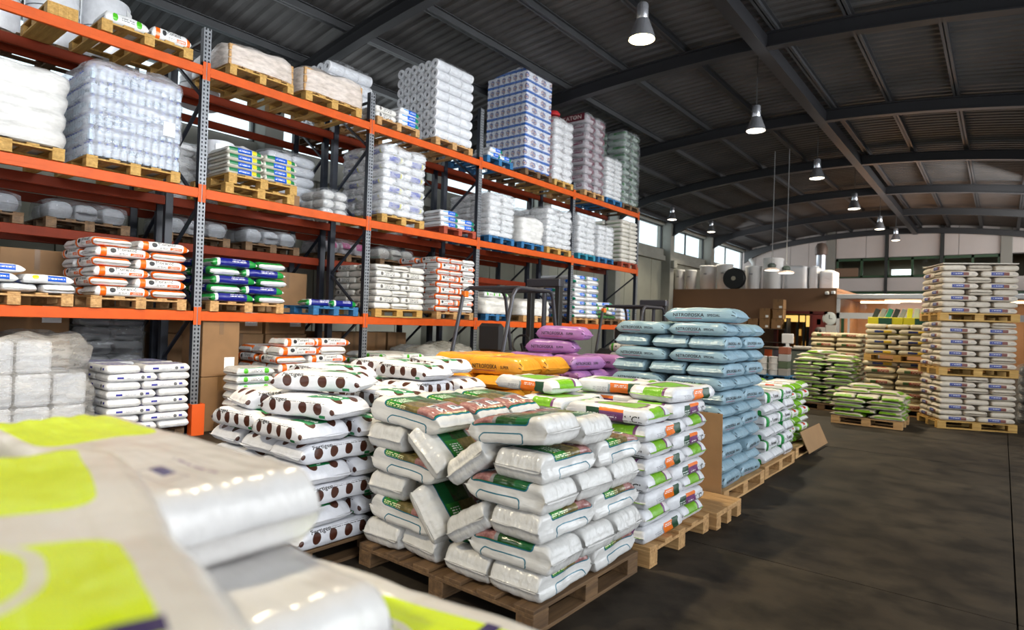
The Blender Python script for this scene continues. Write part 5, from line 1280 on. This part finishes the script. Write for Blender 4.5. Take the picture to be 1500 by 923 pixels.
# ---------------------------------------------------------------- forklifts
GUN = plain('charcoal_steel', (0.045,0.045,0.055), 0.35, 0.3); TYRE = plain('black_tyre', (0.012,0.012,0.012), 0.8); YEL = plain('ochre_paint', (0.45,0.20,0.02), 0.4); BLK = plain('black_plastic', (0.01,0.01,0.011), 0.5)
def forklift(x, y, rz, label, roof=2.18, mast=2.46):
    t = root('forklift', (x, y, 0), rz, label, 'forklift')
    hw = 0.50
    link('chassis', MB().bevbox(-hw,hw,-0.95,0.75,0.28,0.62,0.06).bevbox(-hw,hw,-1.0,-0.25,0.62,1.05,0.10).mesh('forklift_chassis', YEL), t)
    link('counterweight', smooth_angle(MB().bevbox(-hw,hw,-1.25,-0.85,0.25,1.12,0.14).mesh('counterweight', BLK)), t)
    link('seat', MB().bevbox(-0.24,0.24,-0.62,-0.15,1.05,1.18,0.05).bevbox(-0.24,0.24,-0.70,-0.58,1.15,1.62,0.05).mesh('forklift_seat', BLK), t)
    wm = smooth_angle(MB().lathe([(0.10,-0.10),(0.27,-0.10),(0.30,-0.06),(0.30,0.06),(0.27,0.10),(0.10,0.10)], 20).mesh('wheel', TYRE))
    for sx in (-1, 1):
        for yy in (-0.80, 0.62): link('wheel', wm, t, (sx*(hw+0.02), yy, 0.30), rot=(0, PI/2, 0))
        # overhead guard: raked rear pillar, front pillar
        link('guard_pillar', MB().tube([(sx*hw,-1.05,1.0),(sx*hw,-0.78,roof-0.14),(sx*hw,-0.70,roof-0.04),(sx*hw,-0.60,roof)], 0.032, 8).mesh('guard_pillar', GUN), t)
        link('guard_pillar', MB().tube([(sx*hw,0.72,0.85),(sx*hw,0.45,roof-0.14),(sx*hw,0.38,roof-0.03),(sx*hw,0.28,roof)], 0.032, 8).mesh('guard_pillar', GUN), t)
        link('guard_rail', MB().tube([(sx*hw,-0.62,roof),(sx*hw,0.30,roof)], 0.032, 8).mesh('guard_rail', GUN), t)
        link('mast_rail', MB().bevbox(sx*0.30-0.05,sx*0.30+0.05,0.92,1.05,0.1,mast,0.01).mesh('mast_rail', BLK), t)
        link('fork', MB().bevbox(sx*0.22-0.05,sx*0.22+0.05,1.12,2.15,0.06,0.10,0.01).bevbox(sx*0.22-0.05,sx*0.22+0.05,1.10,1.14,0.06,0.6,0.01).mesh('fork', BLK), t)
    for k in range(5): link('guard_bar', MB().bar((-hw,-0.5+k*0.2,roof),(hw,-0.5+k*0.2,roof),0.035,0.03).mesh('guard_bar', GUN), t)
    for yy, r2 in ((-0.62, roof), (0.30, roof)): link('guard_hoop', MB().tube([(-hw,yy,r2),(hw,yy,r2)], 0.034, 8).mesh('guard_hoop', GUN), t)
    link('mast_crossbar', MB().bevbox(-0.36,0.36,0.90,1.08,mast-0.16,mast,0.02).mesh('mast_crossbar', GUN), t)
    link('mast_crossbar', MB().bevbox(-0.36,0.36,0.94,1.04,1.0,1.1,0.01).mesh('mast_crossbar', GUN), t)
    link('lift_cylinder', MB().tube([(0,0.98,0.2),(0,0.98,mast-0.2)], 0.045, 10).mesh('lift_cylinder', GUN), t)
    link('steering_wheel', MB().tube([(0.17*math.cos(a*PI/8),0.25+0.06*math.sin(a*PI/8),1.28+0.15*math.sin(a*PI/8)) for a in range(17)], 0.018, 6, cap=False).tube([(0,0.25,1.28),(0,0.42,0.95)], 0.025, 6).mesh('steering_wheel', BLK), t)
    link('indicator_lamp', MB().bevbox(-hw-0.03,-hw+0.06,-0.80,-0.70,roof-0.16,roof-0.06,0.01).mesh('indicator_lamp', plain('amber_lens', (0.75,0.16,0.01), 0.3)), t)
    link('carriage_backrest', MB().bevbox(-0.42,0.42,1.08,1.11,0.9,0.94,0.005).bevbox(-0.42,0.42,1.08,1.11,0.3,0.36,0.005).mesh('carriage_backrest', BLK), t)
    return t
forklift(-6.55, 8.25, math.radians(4), 'dark forklift parked behind the mauve and amber piles', 2.20, 2.47)
forklift(-6.85, 13.35, math.radians(2), 'dark forklift parked behind the tall blue pile, mast beyond', 2.10, 2.32)
# ---------------------------------------------------------------- on and before the brown room
TANKM = plain('white_plastic_tank', (0.80,0.80,0.79), 0.4)
def tank(x0, x1, top, label, y=29.0, lid=True, ribs=0):
    r = (x1-x0)/2; h = top-BZ
    t = root('white_tank', ((x0+x1)/2, y+r, BZ+0.005), 0, label, 'tank')
    pr_ = [(r*0.86,0),(r*0.90,0.03)]
    pr_ += [(r*0.97,h-0.10),(r*0.98,h-0.09)]
    link('body', smooth_angle(MB().lathe(pr_, 24).mesh('tank_body', TANKM)), t)
    link('rim', smooth_angle(MB().lathe([(r,h-0.10),(r*1.02,h-0.08),(r*1.02,h-0.02),(r*0.98,h),(r*0.4,h+0.01)], 24).mesh('tank_rim', TANKM)), t)
    link('label_plate', MB().quadbox(-0.07,0.07,-r*0.985,-r*0.94,h*0.62,h*0.68).mesh('tank_label', plain('grey_label', (0.35,0.35,0.36), 0.5)), t)
    return t
tank(-12.95,-12.45,4.52,'small white tank on the brown room, first from the window wall')
tank(-12.42,-11.85,4.50,'small white tank on the brown room, second from the window wall')
tank(-11.72,-10.90,4.69,'white tank with a raised rim, third from the window wall')
tank(-10.86,-10.10,4.73,'white tank beside the black reel, window wall side')
tank(-9.50,-8.77,4.60,'white tank beside the black reel, away from the window wall')
tank(-8.72,-7.84,4.94,'tallest white tank on the brown room, behind the pendant lamps')
t = root('cable_reel', (-9.80, 28.75, BZ+0.005), 0, 'black cable reel standing on edge between white tanks', 'reel')
rm = MB().lathe([(0.02,-0.02),(0.48,-0.02),(0.50,0),(0.48,0.02),(0.02,0.02)], 28); rm.v = [(x, z, y) for x, y, z in rm.v]; rm.f = [f[::-1] for f in rm.f]; rmesh = smooth_angle(rm.mesh('reel_flange', BLK))
for yy in (-0.12, 0.12): link('flange', rmesh, t, (0, yy, 0.50))
hb_ = MB().lathe([(0.22,-0.12),(0.22,0.12)], 20); hb_.v = [(x, z, y) for x, y, z in hb_.v]; link('hub', hb_.mesh('reel_hub', BLK), t, (0,0,0.5))
cp = MB().lathe([(0.10,-0.02),(0.10,0.02)], 16); cp.v = [(x, z, y) for x, y, z in cp.v]; link('centre_cap', cp.mesh('reel_cap', plain('pale_cap', (0.45,0.42,0.33), 0.5)), t, (0,-0.15,0.5))
SHEETM = film_mat('white_cover', (0.82,0.82,0.83), 1.2, 0.3)
for cx, cy, lx, ly, h, d in ((-7.27,29.7,0.92,1.0,1.02,'larger one behind the second pendant lamp'),(-6.55,29.75,0.36,0.9,0.98,'narrow one beside the flue'),(-5.99,29.7,0.62,0.9,0.78,'lowest one at the end of the brown room')):
    t = root('covered_tank', (cx, cy, BZ+0.005), 0, 'white covered container on the brown room, '+d, 'tank')
    link('body', MB().bevbox(-lx*0.46,lx*0.46,-ly*0.46,ly*0.46,0,h*0.96,0.05).mesh('container', TANKM), t)
    link('cover', film_shell(lx, ly, h, 2, SHEETM, int(lx*100), 0.010, 0.012, skirt=-0.03, crown=0.06), t)
t = root('flue_pipe', (-6.72, 31.5, BZ), 0, 'silver flue pipe with a dark cowl behind the white containers', 'pipe')
link('pipe', smooth_angle(MB().lathe([(0.20,0),(0.20,1.75)], 18).mesh('flue', plain('steel_pipe', (0.45,0.47,0.52), 0.3, 0.8))), t)
link('cowl', smooth_angle(MB().lathe([(0.20,1.75),(0.27,1.78),(0.27,2.10),(0.18,2.30),(0.02,2.34)], 18).mesh('cowl', plain('dark_cowl', (0.10,0.07,0.055), 0.5, 0.3))), t)
b = MB().tube([(-12.45,39.3,6.05),(-12.25,39.25,5.8),(-12.2,39.2,5.2),(-12.2,39.2,3.75)], 0.12, 10)
tag(link('duct', smooth_angle(b.mesh('duct', plain('pale_duct', (0.5,0.5,0.48), 0.4))), None, (0,0,0)), 'curved pale duct in the far corner by the window wall', 'pipe')
struct('hatch', MB().bevbox(-8.05,-6.55,39.9,39.98,4.9,5.4,0.02).mesh('brown_hatch', plain('brown_board', (0.16,0.09,0.05), 0.6)), parent=wf)
# clock, sign, boxes on the brown wall
t = root('wall_mirror', (-5.66, BY-0.02, 2.22), 0, 'round white wall clock on the brown wall, by the shop glass', 'clock')
ck = MB().lathe([(0.02,0.05),(0.20,0.05),(0.27,0.02),(0.28,0)], 24); ck.v = [(x, -z, y) for x, y, z in ck.v]; link('face', smooth_angle(ck.mesh('clock_face', plain('clock_face', (0.62,0.65,0.62), 0.3))), t)
link('hand', MB().quadbox(-0.012,0.012,-0.056,-0.052,0,0.16).quadbox(0,0.11,-0.056,-0.052,-0.012,0.012).mesh('clock_hand', BLK), t)
t.name = 'wall_clock'
tag(link('wall_sign', MB().bevbox(-6.15,-5.98,BY-0.03,BY,1.95,2.2,0.005).mesh('wall_sign', plain('red_white_sign', (0.30,0.10,0.08), 0.5)), None), 'small red sign on the brown wall beside the clock', 'sign')
for x, z, s, d in ((-5.88,1.545,0.30,'lower'),(-5.52,1.545,0.40,'taller')): tag(link('white_box', MB().bevbox(-s/2,s/2,-0.15,0.15,0,s,0.01).mesh('white_box', plain('white_box', (0.45,0.43,0.40), 0.6)), None, (x, BY-0.3, z)), 'small white box on the ledge beneath the clock, %s one' % d, 'box')
tag(link('wall_ledge', MB().bevbox(-6.1,-5.3,BY-0.5,BY,1.48,1.54,0.01).bevbox(-6.08,-6.02,BY-0.45,BY-0.4,0,1.48,0.005).bevbox(-5.38,-5.32,BY-0.45,BY-0.4,0,1.48,0.005).mesh('wall_ledge', GREYCOL), None), 'grey ledge against the brown wall beneath the clock', 'shelf')
for x, z, d in ((-5.75,3.28,'first'),(-5.52,3.30,'second')):
    t = root('security_camera', (x, BY-0.12, z), 0, 'small white security camera atop the brown wall corner, %s of two' % d, 'camera')
    link('body', MB().bevbox(-0.06,0.06,-0.16,0.10,-0.06,0.06,0.015).mesh('camera_body', plain('camera_white', (0.6,0.6,0.6), 0.4)), t); link('bracket', MB().bevbox(-0.02,0.02,0.05,0.13,-0.02,0.10,0.005).mesh('camera_bracket', GREYCOL), t)
# shelving with cartons at the brown wall
t = root('goods_shelf', (-8.1, 27.75, 0), 0, 'low dark shelf of cartons against the brown wall', 'shelf')
for z in (0.55,1.15,1.72): link('shelf_board', MB().bevbox(-1.3,0.95,-0.3,0.3,z-0.03,z,0.005).mesh('shelf_board', plain('dark_shelf', (0.035,0.025,0.02), 0.6)), t)
for x in (-1.27,0.92):
    for y in (-0.27,0.27): link('shelf_post', MB().bevbox(x-0.025,x+0.025,y-0.025,y+0.025,0,1.68,0.004).mesh('shelf_post', BLK), t)
link('side_panel', MB().bevbox(0.96,1.0,-0.3,0.3,0,2.2,0.005).mesh('shelf_side', BLK), t)
CT = [(-9.0,1.725,0.40,0.45,'beside the parcel sign'),(-8.54,1.725,0.44,0.42,'second along'),(-8.05,1.725,0.42,0.42,'bottom of the left column'),(-8.05,2.152,0.42,0.44,'top of the middle column'),(-7.55,1.725,0.44,0.42,'bottom of the tall column'),(-7.50,2.152,0.44,0.40,'middle of the tall column'),(-7.50,2.56,0.44,0.42,'top of the tall column')]
for x, z, s, h, d in CT: carton(x, 27.75, z, s, 0.42, h, 'carton on the shelf at the brown wall, '+d.replace('left ','short '), rz=-PI/2)
# counter, goods before it, the cashier
t = root('sales_counter', (-5.95, 23.0, 0), 0, 'grey-green sales counter before the red doorway', 'counter')
CTM = plain('counter_green', (0.10,0.12,0.105), 0.6)
link('body', MB().bevbox(-0.8,0.8,-0.3,0.3,0,1.02,0.02).mesh('counter_body', CTM), t); link('worktop', MB().bevbox(-0.85,0.85,-0.36,0.36,1.02,1.07,0.01).mesh('counter_top', plain('counter_top', (0.14,0.13,0.11), 0.4)), t)
for x, z, c, d in ((-0.52,0.72,(0.62,0.10,0.02),'orange'),(-0.22,0.72,(0.06,0.05,0.07),'dark'),(0.12,0.66,(0.5,0.52,0.56),'white')):
    link('notice', MB().quadbox(x-0.13,x+0.13,-0.306,-0.30,z,z+0.26).mesh('notice', plain('notice_'+d, c, 0.6)), t)
t = root('monitor', (-5.90, 22.95, 1.073), 0, 'white monitor seen from behind on the sales counter', 'monitor')
link('screen', MB().bevbox(-0.19,0.19,-0.05,0.05,0.14,0.48,0.02).mesh('monitor_shell', plain('monitor_white', (0.72,0.73,0.76), 0.4)), t); link('stand', MB().bevbox(-0.05,0.05,-0.04,0.04,0.02,0.2,0.008).bevbox(-0.13,0.13,-0.1,0.1,0,0.025,0.008).mesh('monitor_stand', plain('monitor_white', (0.72,0.73,0.76), 0.4)), t)
tag(link('papers', MB().bevbox(-0.28,0.28,-0.16,0.16,0,0.07,0.01).mesh('papers', plain('paper', (0.62,0.58,0.55), 0.6)), None, (-5.38, 22.9, 1.074), 0.1), 'pile of papers on the sales counter beside the monitor', 'papers')
pallet(-6.05, 22.05, 0, 1.15, 0.9, 'x', 'blue', 'blue pallet of white buckets before the sales counter')
BKT = plain('white_bucket', (0.66,0.66,0.68), 0.4)
bk = smooth_angle(MB().lathe([(0.145,0),(0.155,0.17),(0.165,0.175),(0.165,0.20),(0.14,0.205)], 18).mesh('bucket', BKT))
for c, (x, d) in enumerate(((-6.42,'window wall side'),(-6.05,'aisle side'))):
    for l in range(3): tag(link('bucket', bk, None, (x, 21.85, PH+l*0.209)), 'white bucket, %s of three on the blue pallet, %s' % (('bottom','middle','top')[l], d), 'bucket')
for q, (x, z, c, d) in enumerate(((-5.72,0,(0.35,0.33,0.32),'bottom'),(-5.72,0.24,(0.10,0.14,0.09),'second'),(-5.72,0.48,(0.40,0.40,0.42),'third'),(-5.72,0.72,(0.30,0.10,0.06),'top'))):
    tag(link('retail_box', MB().bevbox(-0.15,0.15,-0.2,0.2,0,0.235,0.01).mesh('retail_box', plain('retail_%d' % q, c, 0.5)), None, (x, 21.95, PH+z)), 'small printed box, %s of the column beside the buckets' % d, 'box')
t = root('retail_stand', (-7.35, 21.3, 0), 0, 'brown display stand of white and green bottles behind the blue pile', 'stand')
link('back_panel', MB().bevbox(-0.35,0.35,0.2,0.24,0,1.5,0.008).bevbox(0.33,0.37,-0.25,0.24,0,1.5,0.008).mesh('stand_panel', CARTON), t)
for z in (0.5,1.0,1.4): link('stand_shelf', MB().bevbox(-0.35,0.35,-0.25,0.22,z,z+0.03,0.005).mesh('stand_shelf', CARTON), t)
bo = smooth_angle(MB().lathe([(0.06,0),(0.06,0.18),(0.025,0.22),(0.025,0.26)], 12).mesh('bottle', plain('bottle_white', (0.65,0.66,0.64), 0.4)))
bog = smooth_angle(MB().lathe([(0.06,0),(0.06,0.16),(0.025,0.2),(0.025,0.26)], 12).mesh('bottle', plain('bottle_green', (0.05,0.32,0.16), 0.4)))
for i in range(4):
    for z in (1.034,1.434): tag(link('bottle', bo if (i+int(z*10)) % 2 else bog, None, (-7.6+i*0.16, 21.2, z)), '%s bottle on the display stand, %s shelf, %s along' % (('white' if (i+int(z*10)) % 2 else 'green'), ('upper' if z > 1.2 else 'lower'), ORD[i+1]), 'bottle')
# shop display of yellow trays, seen above the cream sacks
for x, d in ((-2.55,'window wall side'),(-1.70,'by the cream tower')):
    t = root('display_tray', (x, 20.0, 1.62), 0, 'yellow display tray of garden packs on a rack, '+d, 'display')
    YT = plain('yellow_tray', (0.72,0.62,0.012), 0.5)
    link('tray', MB().bevbox(-0.42,0.42,-0.25,0.25,0,0.5,0.01).mesh('tray', YT), t)
    link('emblem', MB().bevbox(-0.16,0.16,-0.262,-0.25,0.30,0.48,0.004).mesh('tray_emblem', plain('tray_green', (0.01,0.08,0.04), 0.5)), t)
    for q in range(5): link('pack', MB().bevbox(-0.06,0.06,-0.04,0.04,0,0.34,0.01).mesh('tray_pack', plain('tray_pack_%d' % (q % 3 + (0 if x > -2 else 3)), ((0.75,0.72,0.03),(0.55,0.62,0.50),(0.10,0.35,0.05),(0.03,0.04,0.04),(0.30,0.32,0.32),(0.02,0.25,0.16))[q % 3 + (0 if x > -2 else 3)], 0.5)), t, (-0.32+q*0.16, 0, 0.42), rot=(0, 0.35 if x < -2 else 0.1, 0))
    link('rack_legs', MB().bevbox(-0.4,-0.36,-0.2,0.2,-1.62,0,0.005).bevbox(0.36,0.4,-0.2,0.2,-1.62,0,0.005).mesh('rack_legs', BLK), t)
# goods half hidden behind the tower
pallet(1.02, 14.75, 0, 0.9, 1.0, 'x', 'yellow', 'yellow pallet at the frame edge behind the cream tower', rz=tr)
stack('tower', 1.02, 14.75, Z0, 0.9, 1.0, 8, ['c22','d22'], 'the frame edge pile', rz=tr, pitch=0.105)
wrapped('wrapped_sacks', 'white load in shiny film on the frame edge pile', 1.02, 14.75, Z0+8*0.105+0.012, 0.9, 1.0, 1.0, 4, M_WHITE, FILM, rz=tr)
wrapped('wrapped_sacks', 'dark wrapped load behind the cream tower', 0.70, 16.1, 0, 0.9, 1.0, 1.1, 6, M_DARK, FILMC)
# ---------------------------------------------------------------- the cashier behind the counter
def person(x, y, rz):
    t = root('person', (x, y, 0), rz, 'person in a dark jacket bending over the sales counter, dark hair', 'person')
    def skin(name, verts, edges, rad, mat, sub=2, parent=t):
        me = bpy.data.meshes.new(name); me.from_pydata(verts, edges, []); me.materials.append(mat)
        o = link(name, me, parent)
        sk = o.modifiers.new('skin', 'SKIN'); sk.use_smooth_shade = True
        for k, r in enumerate(rad): me.skin_vertices[0].data[k].radius = (r, r) if not isinstance(r, tuple) else r
        me.skin_vertices[0].data[0].use_root = True
        o.modifiers.new('sub', 'SUBSURF').levels = sub; o.modifiers['sub'].render_levels = sub
        return o
    SKIN = plain('skin', (0.42,0.22,0.15), 0.5); JACK = plain('dark_jacket', (0.012,0.012,0.018), 0.8); TROU = plain('dark_trousers', (0.015,0.018,0.03), 0.8); HAIR = plain('dark_hair', (0.02,0.012,0.008), 0.7)
    # pelvis, spine, chest, neck, head, arms, legs: one body
    V = [(0,0,0.93),(0,0.04,1.08),(0,0.12,1.28),(0,0.19,1.44),(0,0.25,1.53),(0,0.30,1.64),(0,0.32,1.72),
         (-0.19,0.18,1.40),(-0.25,0.25,1.17),(-0.18,0.45,1.09),(-0.14,0.52,1.09),(0.19,0.18,1.40),(0.25,0.25,1.17),(0.18,0.45,1.09),(0.14,0.52,1.09),
         (-0.10,0,0.88),(-0.11,0.02,0.48),(-0.11,-0.02,0.08),(-0.11,0.12,0.04),(0.10,0,0.88),(0.11,0.02,0.48),(0.11,-0.02,0.08),(0.11,0.12,0.04)]
    E_ = [(0,1),(1,2),(2,3),(3,4),(4,5),(5,6),(3,7),(7,8),(8,9),(9,10),(3,11),(11,12),(12,13),(13,14),(0,15),(15,16),(16,17),(17,18),(0,19),(19,20),(20,21),(21,22)]
    Rr = [(0.15,0.11),(0.14,0.10),(0.165,0.11),(0.13,0.09),0.052,0.085,0.075,0.07,0.05,0.038,0.03,0.07,0.05,0.038,0.03,0.09,0.062,0.045,0.04,0.09,0.062,0.045,0.04]
    skin('body', V, E_, Rr, SKIN)
    JV = V[:4]+V[7:10]+V[11:14]
    skin('jacket', JV, [(0,1),(1,2),(2,3),(3,4),(4,5),(5,6),(3,7),(7,8),(8,9)], [(0.175,0.135),(0.165,0.125),(0.19,0.135),(0.14,0.105),0.085,0.065,0.05,0.085,0.065,0.05], JACK)
    TV = [V[0]]+V[15:18]+V[19:22]
    skin('trousers', TV, [(0,1),(1,2),(2,3),(0,4),(4,5),(5,6)], [(0.16,0.12),0.10,0.075,0.06,0.10,0.075,0.06], TROU)
    hm = bpy.data.meshes.new('hair'); b = MB().lathe([(0.02,0.13),(0.06,0.12),(0.10,0.07),(0.112,0.0),(0.105,-0.06),(0.07,-0.09)], 16)
    link('hair', smooth_angle(b.mesh('hair', HAIR), 80), t, (0, 0.275, 1.68), rot=(math.radians(28), 0, 0))
    nz = MB()
    link('nose', smooth_angle(MB().lathe([(0.004,0.05),(0.014,0.02),(0.016,0.0),(0.004,-0.01)], 8).mesh('nose', SKIN)), t, (0, 0.385, 1.655))
    for s in (-1, 1):
        link('eye', smooth_angle(MB().lathe([(0.002,-0.012),(0.011,-0.006),(0.011,0.006),(0.002,0.012)], 8).mesh('eye', plain('eye_dark', (0.02,0.015,0.012), 0.3))), t, (s*0.034, 0.372, 1.685))
        link('ear', smooth_angle(MB().lathe([(0.005,-0.03),(0.018,-0.01),(0.02,0.015),(0.006,0.032)], 8).mesh('ear', SKIN)), t, (s*0.088, 0.29, 1.665))
        hx, hy, hz = s*0.135, 0.55, 1.09
        fv = [(hx,hy-0.05,hz),(hx,hy+0.02,hz)]; fe = [(0,1)]; fr = [0.034,0.036]
        for f in range(4):
            b0 = len(fv); ox = (f-1.5)*0.019; ln = (0.062,0.075,0.07,0.052)[f]
            fv += [(hx+ox,hy+0.05,hz+0.004),(hx+ox*1.1,hy+0.05+ln*0.6,hz),(hx+ox*1.1,hy+0.05+ln,hz-0.014)]
            fe += [(1,b0),(b0,b0+1),(b0+1,b0+2)]; fr += [0.010,0.009,0.008]
        b0 = len(fv); fv += [(hx-s*0.045,hy-0.005,hz),(hx-s*0.062,hy+0.035,hz-0.004)]; fe += [(0,b0),(b0,b0+1)]; fr += [0.013,0.009]
        skin('hand', fv, fe, fr, SKIN, 1)
    link('mouth', MB().bevbox(-0.022,0.022,-0.004,0.004,-0.005,0.005,0.002).mesh('mouth', plain('lip', (0.30,0.09,0.08), 0.5)), t, (0, 0.383, 1.61))
    return t
person(-5.18, 24.02, math.radians(196))
